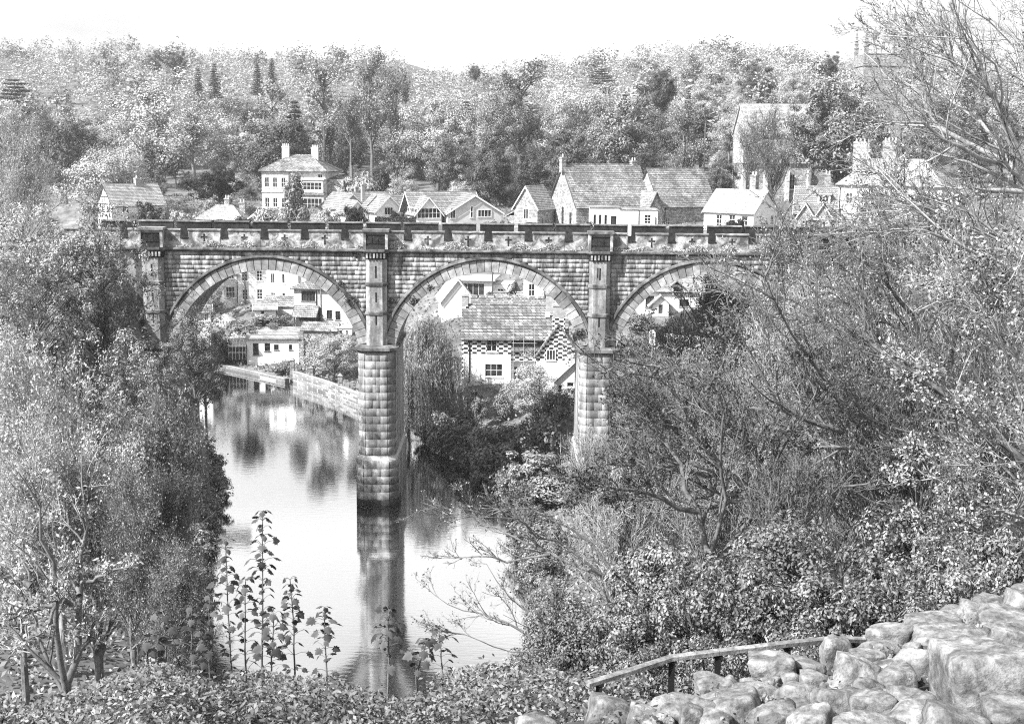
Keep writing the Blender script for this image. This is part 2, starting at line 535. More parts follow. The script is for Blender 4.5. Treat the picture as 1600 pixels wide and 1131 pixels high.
def block_mesh():
    """unit stone, front towards -y, arrises dressed back"""
    e = .006
    V = [(-.5, .5, -.5), (.5, .5, -.5), (.5, .5, .5), (-.5, .5, .5), (-.5, -.45, -.5), (.5, -.45, -.5), (.5, -.45, .5), (-.5, -.45, .5),
         (-.5 + e, -.5, -.5 + e), (.5 - e, -.5, -.5 + e), (.5 - e, -.5, .5 - e), (-.5 + e, -.5, .5 - e)]
    Fq = [(8, 9, 10, 11), (4, 5, 9, 8), (5, 6, 10, 9), (6, 7, 11, 10), (7, 4, 8, 11), (0, 1, 5, 4), (1, 2, 6, 5), (2, 3, 7, 6), (3, 0, 4, 7), (3, 2, 1, 0)]
    return np.array(V), np.array(Fq)
BV, BF = block_mesh()
BLOCK = np_mesh('dressed_stone', BV, [BF])
def stone(name, x, y, z, w, dp, h, m, parent, rz=0.0):
    return link(name, BLOCK, m, parent, (x, y, z), (0, 0, rz), (w, dp, h))
def stones_joined(name, lst, m, parent):
    V, Fs = [], []
    for k, (x, y, z, w, dp, h) in enumerate(lst):
        V.append(BV * (w, dp, h) + (x, y, z))
        Fs.append(BF + k * len(BV))
    o = link(name, np_mesh(name, np.concatenate(V), [np.concatenate(Fs)]), m, parent)
    return tag(o, kind='stuff')

# voussoirs: every stone of each ring, front face; the far ring is joined (only its edge can be seen)
for c in CENT[:3]:
    n = 37
    for side in (0, 1):
        far = MB()
        cuts = np.linspace(-TH, TH, n + 1)
        for i in range(n):
            a0, a1 = cuts[i] + .0022, cuts[i + 1] - .0022
            r0, r1 = RI - .012, RE + RNG.uniform(-.06, .03)
            pr = RNG.uniform(-.03, .03)
            y0, y1 = (-.06 + pr, .5) if side == 0 else (DEP - .5, DEP + .06)
            pts = []
            for r, a in ((r0, a0), (r0, a1), (r1, a1), (r1, a0)):
                pts.append((c + r * math.sin(a), y0, ZC + r * math.cos(a)))
            mb = MB() if side == 0 else far
            cx_, cz_ = sum(q[0] for q in pts) / 4, sum(q[2] for q in pts) / 4
            if side == 0:
                inn = [(cx_ + (q[0] - cx_) * .93, y0, cz_ + (q[2] - cz_) * .97) for q in pts]
                out = [(q[0], y0 + .035, q[2]) for q in pts]
                bk = [(q[0], y1, q[2]) for q in pts]
                mb.poly(inn)
                for k in range(4):
                    mb.poly([out[k], out[(k + 1) % 4], inn[(k + 1) % 4], inn[k]])
                    mb.poly([bk[k], bk[(k + 1) % 4], out[(k + 1) % 4], out[k]])
                mb.build('voussoir', M['voussoir'], viaduct)
            else:
                mb.extr(pts, (0, y1 - y0, 0))
        if side == 1:
            tag(far.build('far_voussoirs', M['voussoir'], viaduct), kind='stuff')
    # moulded hood over the ring
    hb = MB()
    th = np.linspace(-TH * .985, TH * .985, 61)
    prof = [(RE + .02, .1), (RE + .02, -.16), (RE + .12, -.24), (RE + .30, -.20), (RE + .36, .1)]
    for i in range(60):
        for k in range(len(prof) - 1):
            q = []
            for (rr, yy), a in ((prof[k], th[i]), (prof[k], th[i + 1]), (prof[k + 1], th[i + 1]), (prof[k + 1], th[i])):
                q.append((c + rr * math.sin(a), yy, ZC + rr * math.cos(a)))
            hb.poly(q[::-1])
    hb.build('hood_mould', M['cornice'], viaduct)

# courses of ashlar over the arches
cand = []
RH = RNG.uniform(.30, .52, 60)
RZ = SPR + np.concatenate([[0], np.cumsum(RH)])
nrow = int(np.searchsorted(RZ, TOP - .2))
RZ = RZ[:nrow + 1]
RZ = SPR + (RZ - SPR) * (TOP - SPR - .03) / (RZ[-1] - SPR)
XL, XR = PX[0] + .98, PX[3] + 14
for r in range(nrow):
    z0 = RZ[r]
    rh = RZ[r + 1] - z0
    zc_ = z0 + rh / 2
    x = XL + RNG.uniform(-.6, 0)
    while x < XR:
        w = RNG.choice([.55, .75, .95, 1.15, 1.35]) * RNG.uniform(.92, 1.08)
        segs = [(max(x, XL), min(x + w, XR))]
        x += w
        for c in CENT[:3]:
            zz = z0 + rh * .02
            hw = math.sqrt(max(0, (RE + .05) ** 2 - (max(zz, ZC) - ZC) ** 2))
            new = []
            for s0, s1 in segs:
                if s1 <= c - hw or s0 >= c + hw: new.append((s0, s1))
                else:
                    if s0 < c - hw: new.append((s0, c - hw))
                    if s1 > c + hw: new.append((c + hw, s1))
            segs = new
        for p in PX:
            new = []
            for s0, s1 in segs:
                if s1 <= p - .97 or s0 >= p + .97: new.append((s0, s1))
                else:
                    if s0 < p - .97: new.append((s0, p - .97))
                    if s1 > p + .97: new.append((p + .97, s1))
            segs = new
        for s0, s1 in segs:
            if s1 - s0 > .12:
                cand.append((s0, s1, z0, rh))
def seen(c): return c[0] < 24
cand.sort(key=lambda q: (not seen(q), -(q[1] - q[0])))
rest = []
for k, (s0, s1, z0, rh) in enumerate(cand):
    pr = RNG.uniform(-.018, .018)
    args = ((s0 + s1) / 2, .16 + pr, z0 + rh / 2, s1 - s0 - .014, .36, rh - .014)
    if k < 295: stone('ashlar_block', *args, M['stone'], viaduct)
    else: rest.append(args)
stones_joined('ashlar_courses', rest, M['stone'], viaduct)

# piers: faceted shafts with cutwaters, plinths, capitals, half-octagon turrets, string courses
def oct_plan(p, hw, yf, ch):
    return [(p - hw, yf + ch), (p - hw + ch, yf), (p + hw - ch, yf), (p + hw, yf + ch), (p + hw, DEP - yf - ch), (p + hw - ch, DEP - yf), (p - hw + ch, DEP - yf), (p - hw, DEP - yf - ch)]
def turret_plan(p, hw, pr, ch, back=.3):
    return [(p - hw, back), (p - hw, -pr + ch), (p - hw + ch, -pr), (p + hw - ch, -pr), (p + hw, -pr + ch), (p + hw, back)]
def slit_face(mb, p, hw, y, z0, z1, slits, depth=.3):
    """front of a turret with real slit openings"""
    fx = sorted({-hw, hw} | {s[0] - s[2] / 2 for s in slits} | {s[0] + s[2] / 2 for s in slits})
    fz = sorted({z0, z1} | {s[1] for s in slits} | {s[1] + s[3] for s in slits})
    for i in range(len(fx) - 1):
        for j in range(len(fz) - 1):
            xa, xb, za, zb = fx[i], fx[i + 1], fz[j], fz[j + 1]
            hole = any(s[0] - s[2] / 2 <= (xa + xb) / 2 <= s[0] + s[2] / 2 and s[1] <= (za + zb) / 2 <= s[1] + s[3] for s in slits)
            if not hole:
                mb.poly([(p + xa, y, za), (p + xb, y, za), (p + xb, y, zb), (p + xa, y, zb)])
    for (sx, sz, sw, sh) in slits:
        a, c_, d0, d1 = p + sx - sw / 2, p + sx + sw / 2, y, y + depth
        mb.poly([(a, d0, sz), (a, d1, sz), (a, d1, sz + sh), (a, d0, sz + sh)][::-1])
        mb.poly([(c_, d0, sz), (c_, d1, sz), (c_, d1, sz + sh), (c_, d0, sz + sh)])
        mb.poly([(a, d0, sz), (c_, d0, sz), (c_, d1, sz), (a, d1, sz)])
        mb.poly([(a, d0, sz + sh), (c_, d0, sz + sh), (c_, d1, sz + sh), (a, d1, sz + sh)][::-1])
        mb.poly([(a, d1, sz), (c_, d1, sz), (c_, d1, sz + sh), (a, d1, sz + sh)])
YF = -1.15
for k, p in enumerate(PX):
    base = -2.6
    shaft = viaduct
    b = MB()
    b.prism(oct_plan(p, 1.62, YF, .62), 4.9, 14.55)
    b.build('pier_shaft', M['pier_joint'], shaft)
    b = MB()
    b.prism(oct_plan(p, 1.86, YF - .26, .7), base, 4.55)
    b.prism(oct_plan(p, 1.86, YF - .26, .7), 4.55, 4.9, oct_plan(p, 1.66, YF - .05, .64))
    b.build('pier_plinth', M['pier_joint'], shaft)
    # courses round the three faces one sees
    if k < 3:
        for (z0, z1, hw, yf, ch, nr) in ((5.0, 14.5, 1.62, YF, .62, 13), (.05, 4.5, 1.86, YF - .26, .7, 6)):
            hh = (z1 - z0) / nr
            for r in range(nr):
                mm_ = M['soot'] if z0 < 1 and r == 0 else M['pier']
                z = z0 + hh * (r + .5)
                fw = 2 * (hw - ch)
                if r % 2: cuts = [0, .5, 1]
                else: cuts = [0, .33, .68, 1]
                for i in range(len(cuts) - 1):
                    xa, xb = p - hw + ch + fw * cuts[i], p - hw + ch + fw * cuts[i + 1]
                    stone('pier_stone', (xa + xb) / 2, yf + .05 + RNG.uniform(-.012, .012), z, xb - xa - .012, .3, hh - .012, mm_, shaft)
                for sgn in (-1, 1):
                    cw = ch * 1.4142
                    stone('pier_stone', p + sgn * (hw - ch / 2) - sgn * .035, yf + ch / 2 + .035 + RNG.uniform(-.02, .02), z, cw - .012, .3, hh - .012, mm_, shaft, sgn * rad(45))
                for sgn in (-1, 1):
                    L = DEP - 2 * yf - 2 * ch
                    stone('pier_stone', p + sgn * (hw - .05), yf + ch + L * .14, z, L * .28 - .012, .3, hh - .012, mm_, shaft, sgn * rad(90))
            # the hidden long side
            b = MB()
            for sgn in (-1, 1):
                L = DEP - 2 * yf - 2 * ch
                y0 = yf + ch + L * .28
                xs_ = sorted((p + sgn * (hw - .1), p + sgn * (hw + .08)))
                b.box(xs_[0], xs_[1], y0, DEP - yf - ch, z0, z1)
            b.build('pier_side', M['pier'], shaft)
    # capital
    b = MB()
    b.prism(oct_plan(p, 1.70, YF - .1, .62), 14.55, 14.75, oct_plan(p, 1.98, YF - .36, .7))
    b.prism(oct_plan(p, 1.98, YF - .36, .7), 14.75, 15.0)
    b.prism(oct_plan(p, 1.90, YF - .28, .68), 15.0, 15.14, oct_plan(p, 1.74, YF - .1, .62))
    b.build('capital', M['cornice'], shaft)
    # turret
    hw, pr, ch = .95, .72, .38
    b = MB()
    zt0, zt1 = 15.14, 23.0
    pl = turret_plan(p, hw, pr, ch)
    for i in range(5):
        if i == 2: continue
        (x0, y0), (x1, y1) = pl[i], pl[i + 1]
        b.poly([(x0, y0, zt0), (x1, y1, zt0), (x1, y1, zt1), (x0, y0, zt1)])
    sl = [(0, 21.3, .16, 1.1), (0, 17.0, .16, 1.2)] + ([(0, 19.1, .15, .9)] if k != 2 else [(-.2, 21.5, .13, .9)])
    slit_face(b, p, hw - ch, -pr, zt0, zt1, sl)
    b.build('turret', M['pier'], viaduct)
    for zb in (17.95, 20.6):
        b = MB()
        b.prism(turret_plan(p, hw + .1, pr + .1, ch + .03, .2), zb, zb + .22)
        b.prism(turret_plan(p, hw + .1, pr + .1, ch + .03, .2), zb + .22, zb + .32, turret_plan(p, hw + .02, pr + .02, ch, .2))
        b.build('string_course', M['cornice'], viaduct)
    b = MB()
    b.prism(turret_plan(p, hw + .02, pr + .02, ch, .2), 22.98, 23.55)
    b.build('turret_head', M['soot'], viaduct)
    for i in range(6):
        b = MB()
        xx = p - .78 + i * .312
        b.box(xx - .08, xx + .08, -pr - .2, -pr + .02, 23.12, 23.55)
        b.build('corbel', M['parapet'], viaduct)

# cornice, butted between the turret heads and stepping out round each
for i in range(-1, 4):
    x0 = PX[i] + 1.28 if i >= 0 else PX[0] - 30
    x1 = PX[i + 1] - 1.28 if i < 3 else PX[3] + 30
    b = MB()
    prof = [(.2, TOP), (-.16, TOP), (-.36, TOP + .16), (-.36, TOP + .30), (-.2, TOP + .38), (.2, TOP + .38)]
    b.extr([(x0, y, z) for y, z in prof], (x1 - x0, 0, 0))
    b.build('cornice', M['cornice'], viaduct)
    b = MB()
    b.box(x0, x1, DEP - .2, DEP + .36, TOP, TOP + .38)
    b.build('cornice', M['cornice'], viaduct)
for p in PX:
    b = MB()
    b.prism(turret_plan(p, 1.12, .86, .42, .2), TOP, TOP + .16, turret_plan(p, 1.27, 1.02, .46, .2))
    b.prism(turret_plan(p, 1.27, 1.02, .46, .2), TOP + .16, TOP + .38)
    b.box(p - 1.27, p + 1.27, DEP - .2, DEP + .5, TOP, TOP + .38)
    b.build('turret_cornice', M['cornice'], viaduct)

# parapet: crenels every 3.65 m, cross loops in the merlons
PZ0, PZS, PZ1, PZC = TOP + .38, 24.72, 25.42, 25.58
def merlon(x0, x1, cross):
    b = MB()
    yf, yb = -.02, .36
    if not cross:
        b.box(x0, x1, yf, yb, PZ0, PZ1)
    else:
        cx_ = (x0 + x1) / 2
        t, L, H0, H1, Zm = .085, .30, 24.22, 25.12, 24.82
        fx = [x0, cx_ - L, cx_ - t, cx_ + t, cx_ + L, x1]
        fz = [PZ0, H0, Zm - t, Zm + t, H1, PZ1]
        hole = lambda i, j: (i == 2 and j in (1, 2, 3)) or (j == 2 and i in (1, 3))
        for i in range(5):
            for j in range(5):
                if not hole(i, j):
                    b.poly([(fx[i], yf, fz[j]), (fx[i + 1], yf, fz[j]), (fx[i + 1], yf, fz[j + 1]), (fx[i], yf, fz[j + 1])])
                else:
                    yy = yf + .22
                    b.poly([(fx[i], yy, fz[j]), (fx[i + 1], yy, fz[j]), (fx[i + 1], yy, fz[j + 1]), (fx[i], yy, fz[j + 1])])
                    for (di, dj, A, B) in ((-1, 0, (fx[i], fz[j]), (fx[i], fz[j + 1])), (1, 0, (fx[i + 1], fz[j]), (fx[i + 1], fz[j + 1])), (0, -1, (fx[i], fz[j]), (fx[i + 1], fz[j])), (0, 1, (fx[i], fz[j + 1]), (fx[i + 1], fz[j + 1]))):
                        if not hole(i + di, j + dj):
                            b.poly([(A[0], yf, A[1]), (B[0], yf, B[1]), (B[0], yy, B[1]), (A[0], yy, A[1])])
        b.poly([(x0, yb, PZ0), (x0, yb, PZ1), (x1, yb, PZ1), (x1, yb, PZ0)])
        b.poly([(x0, yf, PZ0), (x0, yf, PZ1), (x0, yb, PZ1), (x0, yb, PZ0)])
        b.poly([(x1, yf, PZ0), (x1, yb, PZ0), (x1, yb, PZ1), (x1, yf, PZ1)])
        b.poly([(x0, yf, PZ1), (x1, yf, PZ1), (x1, yb, PZ1), (x0, yb, PZ1)])
    b.build('merlon', M['parapet'], viaduct)
    b = MB()
    prof = [(-.12, PZ1 + .003), (.44, PZ1 + .003), (.44, PZ1 + .10), (.16, PZC), (-.12, PZ1 + .10)]
    b.extr([(x0 - .06, y, z) for y, z in prof], (x1 - x0 + .12, 0, 0))
    b.build('merlon_coping', M['coping'], viaduct)
def crenel(x0, x1):
    b = MB()
    b.box(x0 + .004, x1 - .004, .01, .34, PZ0, PZS)
    b.build('crenel_wall', M['parapet'], viaduct)
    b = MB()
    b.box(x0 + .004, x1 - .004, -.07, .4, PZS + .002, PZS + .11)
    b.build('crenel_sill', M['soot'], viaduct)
for i in range(-1, 4):
    if i == -1: xs0, xs1, cs = PX[0] - 8, PX[0] - 1.1, [PX[0] - 6.2, PX[0] - 2.6]
    elif i == 3: xs0, xs1, cs = PX[3] + 1.1, PX[3] + 16, [PX[3] + 2.75 + 3.65 * j for j in range(4)]
    else: xs0, xs1, cs = PX[i] + 1.1, PX[i + 1] - 1.1, [PX[i] + 2.85 + 3.65 * j for j in range(5)]
    e = xs0
    for c in cs:
        merlon(e, c - .38, c - .38 - e > 2)
        crenel(c - .38, c + .38)
        e = c + .38
    if xs1 - e > .2: merlon(e, xs1, xs1 - e > 2)
# refuges over the piers
for p in PX:
    b = MB()
    b.box(p - 1.1, p - .86, -.86, .36, PZ0, 25.5)
    b.box(p + .86, p + 1.1, -.86, .36, PZ0, 25.5)
    b.build('refuge_jamb', M['parapet'], viaduct)
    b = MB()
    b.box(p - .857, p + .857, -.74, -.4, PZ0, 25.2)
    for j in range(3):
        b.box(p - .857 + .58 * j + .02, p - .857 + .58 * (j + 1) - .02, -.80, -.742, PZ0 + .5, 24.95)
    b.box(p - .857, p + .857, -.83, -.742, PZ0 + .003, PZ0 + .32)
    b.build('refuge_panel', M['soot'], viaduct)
    b = MB()
    b.box(p - 1.2, p + 1.2, -.98, .42, 25.5, 25.72)
    b.build('refuge_coping', M['coping'], viaduct)
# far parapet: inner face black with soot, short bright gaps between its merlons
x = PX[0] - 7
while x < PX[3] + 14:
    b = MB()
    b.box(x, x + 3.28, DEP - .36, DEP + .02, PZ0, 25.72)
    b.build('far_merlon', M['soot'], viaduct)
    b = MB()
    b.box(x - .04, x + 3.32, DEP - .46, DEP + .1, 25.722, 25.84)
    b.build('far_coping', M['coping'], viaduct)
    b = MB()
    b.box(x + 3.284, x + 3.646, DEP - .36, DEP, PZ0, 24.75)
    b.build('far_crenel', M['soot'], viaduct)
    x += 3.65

# right-hand abutment tower with its pale buttress (mostly behind the trees)
b = MB()
b.prism([(PX[3] - 1.2, -1.0), (PX[3] + 4.6, -1.0), (PX[3] + 4.6, .15), (PX[3] - 1.2, .15)], 6, 20.4, [(PX[3] - .8, -.5), (PX[3] + 4.2, -.5), (PX[3] + 4.2, .15), (PX[3] - .8, .15)])
b.build('abutment_buttress', M['parapet'], viaduct)
# ------------------------------------------------------------------ houses
FACES = {'f': lambda x0, y0, w, d: ((x0, y0), (1, 0), w), 'r': lambda x0, y0, w, d: ((x0 + w, y0), (0, 1), d),
         'b': lambda x0, y0, w, d: ((x0 + w, y0 + d), (-1, 0), w), 'l': lambda x0, y0, w, d: ((x0, y0 + d), (0, -1), d)}
class House:
    def __init__(s, name, label, cat, loc, rz=0.0, wall='white', roof='slate', group=None):
        s.o = thing(name, label, cat, loc, rad(rz), group)
        s.wall, s.roof = M[wall], M[roof]
        cs, sn = math.cos(rad(rz)), math.sin(rad(rz))
        PADS.append((loc[0] + 3 * cs - 2.5 * sn, loc[1] + 3 * sn + 2.5 * cs, loc[2], 7.0))
    def fmap(s, org, dr):
        nx, ny = dr[1], -dr[0]
        return lambda u, z, n: (org[0] + dr[0] * u + nx * n, org[1] + dr[1] * u + ny * n, z)
    def block(s, x0, y0, w, d, z0, h, ops={}, gable=None, rise=0, mat=None, name='wall', sill=True, frame='trim', deep=3.0, label=None):
        mb = MB()
        for k in 'frbl':
            org, dr, L = FACES[k](x0, y0, w, d)
            fn = s.fmap(org, dr)
            op = ops.get(k, [])
            fu = sorted({0, L} | {o[0] for o in op} | {o[0] + o[2] for o in op})
            fz = sorted({z0 - deep, z0 + h} | {z0 + o[1] for o in op} | {z0 + o[1] + o[3] for o in op})
            fz = [z for z in fz if z <= z0 + h + 1e-6]
            inside = lambda u, z: any(o[0] < u < o[0] + o[2] and z0 + o[1] < z < z0 + o[1] + o[3] for o in op)
            top_ops = [o for o in op if o[1] + o[3] > h]
            for i in range(len(fu) - 1):
                for j in range(len(fz) - 1):
                    if not inside((fu[i] + fu[i + 1]) / 2, (fz[j] + fz[j + 1]) / 2):
                        mb.poly([fn(fu[i], fz[j], 0), fn(fu[i + 1], fz[j], 0), fn(fu[i + 1], fz[j + 1], 0), fn(fu[i], fz[j + 1], 0)])
            if (gable == 'x' and k in 'lr') or (gable == 'y' and k in 'fb'):
                mb.poly([fn(0, z0 + h, 0), fn(L, z0 + h, 0), fn(L / 2, z0 + h + rise, 0)])
            for o in op:
                u, z, ww, hh = o[0], z0 + o[1], o[2], o[3]
                proud = top_ops and o in top_ops
                D = .14
                if not proud:
                    for q in ([(u, z, 0), (u, z, -D), (u, z + hh, -D), (u, z + hh, 0)], [(u + ww, z, 0), (u + ww, z + hh, 0), (u + ww, z + hh, -D), (u + ww, z, -D)],
                              [(u, z, 0), (u + ww, z, 0), (u + ww, z, -D), (u, z, -D)], [(u, z + hh, 0), (u, z + hh, -D), (u + ww, z + hh, -D), (u + ww, z + hh, 0)]):
                        mb.poly([fn(*p) for p in q])
                s.window(fn, u, z, ww, hh, o[4] if len(o) > 4 else 2, o[5] if len(o) > 5 else 2, o[6] if len(o) > 6 else 'w', sill, frame, -D if not proud else .02)
        if gable is None:
            mb.poly([(x0, y0, z0 + h), (x0 + w, y0, z0 + h), (x0 + w, y0 + d, z0 + h), (x0, y0 + d, z0 + h)])
        o = mb.build(name, mat or s.wall, s.o)
        if label: o['label'] = label
        return o
    def window(s, fn, u, z, w, h, nx, ny, kind, sill, frame, D):
        f = MB()
        t = .075 if kind != 'd' else .1
        a, b_ = D + .02, D + .09
        f.obox(fn, u, u + t, z, z + h, a, b_)
        f.obox(fn, u + w - t, u + w, z, z + h, a, b_)
        f.obox(fn, u + t, u + w - t, z + h - t, z + h, a, b_)
        f.obox(fn, u + t, u + w - t, z, z + t, a, b_)
        bt = .05
        for i in range(1, nx):
            x = u + w * i / nx
            f.obox(fn, x - bt / 2, x + bt / 2, z + t, z + h - t, a + .004, b_ - .01)
        for j in range(1, ny):
            zz = z + h * j / ny
            f.obox(fn, u + t, u + w - t, zz - bt / 2, zz + bt / 2, a + .008, b_ - .014)
        if kind == 'd':
            win = f.build('door_frame', M[frame], s.o)
        else:
            win = f.build('window', M[frame], s.o)
        p = MB()
        p.poly([fn(u + .01, z + .01, D + .012), fn(u + w - .01, z + .01, D + .012), fn(u + w - .01, z + h - .01, D + .012), fn(u + .01, z + h - .01, D + .012)])
        p.build('door_leaf' if kind == 'd' else 'pane', M['darkwood'] if kind == 'd' else M['glass'], win)
        if sill and kind != 'd':
            q = MB()
            q.obox(fn, u - .1, u + w + .1, z - .12, z - .003, -.1 if D < 0 else .003, .09)
            q.build('sill', M['trim'] if frame == 'trim' else M['coping'], win)
    def slope(s, mb, A, B, Cc, Dd, t=.12, row=.32):
        """one roof slope: A,B the eaves (left, right seen from outside), Cc,Dd the top (right, left); tiles in lapped courses"""
        A, B, Cc, Dd = map(Vector, (A, B, Cc, Dd))
        n = (B - A).cross(Dd - A if (Dd - A).length > 1e-6 else Cc - A).normalized()
        L = max((Dd - A).length, (Cc - B).length)
        k = max(2, int(L / row))
        for i in range(k):
            a, b_ = i / k, (i + 1) / k
            p0, p1 = A.lerp(Dd, a), B.lerp(Cc, a)
            p2, p3 = B.lerp(Cc, b_), A.lerp(Dd, b_)
            e0, e1 = n * (t + .045), n * t
            mb.poly([p0 + e0, p1 + e0, p2 + e1, p3 + e1])
            mb.poly([p0 + n * (t - .02), p1 + n * (t - .02), p1 + e0, p0 + e0])
            mb.poly([p0 + n * (t - .1), p0 + e0, p3 + e1, p3 + n * (t - .1)])
            mb.poly([p1 + n * (t - .1), p2 + n * (t - .1), p2 + e1, p1 + e0])
        mb.poly([A, Dd, Cc, B])
        mb.poly([A, B, B + n * t, A + n * t])
    def groof(s, x0, y0, w, d, z, rise, axis='x', ov=.3, mat=None, barge='trim', row=.32, name='roof'):
        mb = MB()
        zo = z - rise * ov / (d / 2 if axis == 'x' else w / 2)
        if axis == 'x':
            ym = y0 + d / 2
            g = .25
            s.slope(mb, (x0 - g, y0 - ov, zo), (x0 + w + g, y0 - ov, zo), (x0 + w + g, ym, z + rise), (x0 - g, ym, z + rise), row=row)
            s.slope(mb, (x0 + w + g, y0 + d + ov, zo), (x0 - g, y0 + d + ov, zo), (x0 - g, ym, z + rise), (x0 + w + g, ym, z + rise), row=row)
            rid = [(x0 - g - .02, ym, z + rise + .13), (x0 + w + g + .02, ym, z + rise + .13)]
            ends = [[(xe, y0 - ov, zo), (xe, ym, z + rise), (xe, y0 + d + ov, zo)] for xe in (x0 - g - .045, x0 + w + g + .045)]
        else:
            xm = x0 + w / 2
            g = .25
            s.slope(mb, (x0 - ov, y0 + d + g, zo), (x0 - ov, y0 - g, zo), (xm, y0 - g, z + rise), (xm, y0 + d + g, z + rise), row=row)
            s.slope(mb, (x0 + w + ov, y0 - g, zo), (x0 + w + ov, y0 + d + g, zo), (xm, y0 + d + g, z + rise), (xm, y0 - g, z + rise), row=row)
            rid = [(xm, y0 - g - .02, z + rise + .13), (xm, y0 + d + g + .02, z + rise + .13)]
            ends = [[(x0 - ov, ye, zo), (xm, ye, z + rise), (x0 + w + ov, ye, zo)] for ye in (y0 - g - .045, y0 + d + g + .045)]
        r = mb.build(name, mat or s.roof, s.o)
        q = MB()
        q.tube(rid, .11, 6)
        q.build('ridge', mat or s.roof, r)
        if barge:
            vec = (.04, 0, 0) if axis == 'x' else (0, .04, 0)
            for i, e in enumerate(ends):
                q = MB()
                up, dn = Vector((0, 0, .17)), Vector((0, 0, -.1))
                p0, p1, p2 = map(Vector, e)
                vv = vec if i == 1 else [-cc for cc in vec]
                q.extr([p0 + dn, p1 + dn, p1 + up, p0 + up], vv)
                q.extr([p1 + dn, p2 + dn, p2 + up, p1 + up], vv)
                q.build('bargeboard', M[barge], r)
        return r
    def hip(s, x0, y0, w, d, z, rise, ov=.35, mat=None, inset=None, row=.32):
        mb = MB()
        i = inset if inset is not None else d / 2
        zo = z - .05
        P = [(x0 - ov, y0 - ov, zo), (x0 + w + ov, y0 - ov, zo), (x0 + w + ov, y0 + d + ov, zo), (x0 - ov, y0 + d + ov, zo)]
        R = [(x0 + i, y0 + d / 2, z + rise), (x0 + w - i, y0 + d / 2, z + rise)]
        s.slope(mb, P[0], P[1], R[1], R[0], row=row)
        s.slope(mb, P[2], P[3], R[0], R[1], row=row)
        s.slope(mb, P[1], P[2], R[1], R[1], row=row)
        s.slope(mb, P[3], P[0], R[0], R[0], row=row)
        r = mb.build('roof', mat or s.roof, s.o)
        q = MB()
        up = Vector((0, 0, .14))
        q.tube([Vector(R[0]) + up, Vector(R[1]) + up], .1, 6)
        for a, b_ in ((0, 0), (1, 1), (2, 1), (3, 0)):
            q.tube([Vector(P[a]) + up, Vector(R[b_]) + up], .09, 6)
        q.build('ridge', mat or s.roof, r)
        return r
    def chimney(s, x, y, z0, z1, w=.7, d=.6, pots=2, mat=None):
        b = MB()
        b.box(x - w / 2, x + w / 2, y - d / 2, y + d / 2, z0, z1 - .3)
        b.box(x - w / 2 - .07, x + w / 2 + .07, y - d / 2 - .07, y + d / 2 + .07, z1 - .3, z1 - .12)
        b.box(x - w / 2 - .02, x + w / 2 + .02, y - d / 2 - .02, y + d / 2 + .02, z1 - .12, z1)
        ch = b.build('chimney', mat or M['brick'], s.o)
        for i in range(pots):
            q = MB()
            xx = x - w / 2 + w * (i + .5) / pots
            q.tube([(xx, y, z1), (xx, y, z1 + .35), (xx, y, z1 + .36), (xx, y, z1 + .5)], .13, 8, .1)
            q.build('chimney_pot', M['pot'], ch)
        return ch
    def pipe(s, x, y, z0, z1, name='drainpipe'):
        b = MB()
        b.tube([(x, y, z0), (x, y, z1)], .06, 6)
        return b.build(name, M['iron'], s.o)
    def flat(s, x0, y0, w, d, z, t=.3, ov=.25, mat='lead', name='flat_roof'):
        b = MB()
        b.box(x0 - ov, x0 + w + ov, y0 - ov, y0 + d + ov, z + .003, z + t)
        return b.build(name, M[mat], s.o)

def spot(u, v, Y):
    p = at(u, v, Y)
    return p

# ---- chequered riverside house (through the middle arch)
Y0 = 36
k = mpp(Y0, 5)
p = spot(724, 598, Y0)
H = House('chequered_house', 'long house painted in black and white chequers under the middle arch', 'house', p, 0, 'white', 'stoneroof')
wl_ = 5.7
eh = (598 - 526) * k
zf = (598 - 553) * k
H.block(0, 0, wl_, 6, 0, zf, {'f': [(2.6, (598 - 588) * k, 2.1, 1.55, 3, 2), (.1, .1, .3, .3, 1, 1)][:1]})
H.block(0, 0, wl_, 6, zf + .003, eh - zf - .003, {'f': [(2.75, .35, 1.25, 1.5, 2, 2)]}, gable='x', rise=at(800, 478, Y0 + 3).z - p.z - eh, mat=M['check'], deep=0)
H.groof(-.05, 0, 12.4, 6, eh, at(800, 478, Y0 + 3).z - p.z - eh, 'x', .3, barge=None, row=.36)
H.block(wl_ + .003, 1.0, 3.4, 5, 0, eh - 1.4, {'f': [(.3, .3, 1.0, 1.6, 2, 3), (1.9, .3, 1.1, 1.6, 2, 2)]}, name='wall')
b = MB()
H.slope(b, (wl_ + .02, -.1, eh - 1.75), (wl_ + 3.9, -.1, eh - 1.75), (wl_ + 3.9, 1.2, eh + .35), (wl_ + .02, 1.2, eh + .35))
b.build('roof', M['stoneroof'], H.o)
b = MB()
b.box(wl_ + .003, wl_ + 3.3, .2, .5, eh - 2.9, eh - 1.85)
b.build('tile_hanging', M['check'], H.o)
xg = (837 - 724) * k
gw = (905 - 837) * k
H.block(xg, -1.2, gw, 7.2, 0, eh - 2.6, {'f': [(3.4, .4, .9, 1.2, 2, 2)]})
ge = eh - 2.6
gr = at(868, 508, Y0 - 1.2).z - p.z - ge
H.block(xg, -1.2, gw, 7.2, ge + .003, 0.5, {'f': [(1.2, .12, 1.1, 1.25, 3, 1, 'w')]}, gable='y', rise=gr - .5, mat=M['check'], deep=0)
H.groof(xg, -1.2, gw, 5.4, ge + .5, gr - .5, 'y', .15, barge=None, row=.36)
b = MB()
xc = xg + gw / 2
b.box(xc - .75, xc + .75, -1.28, -.3, ge + gr - 1.2, ge + gr + .9)
b.build('gable_stack', M['check'], H.o)
H.chimney(xc, -.8, ge + gr + .902, ge + gr + 2.5, 1.35, .9, 2)
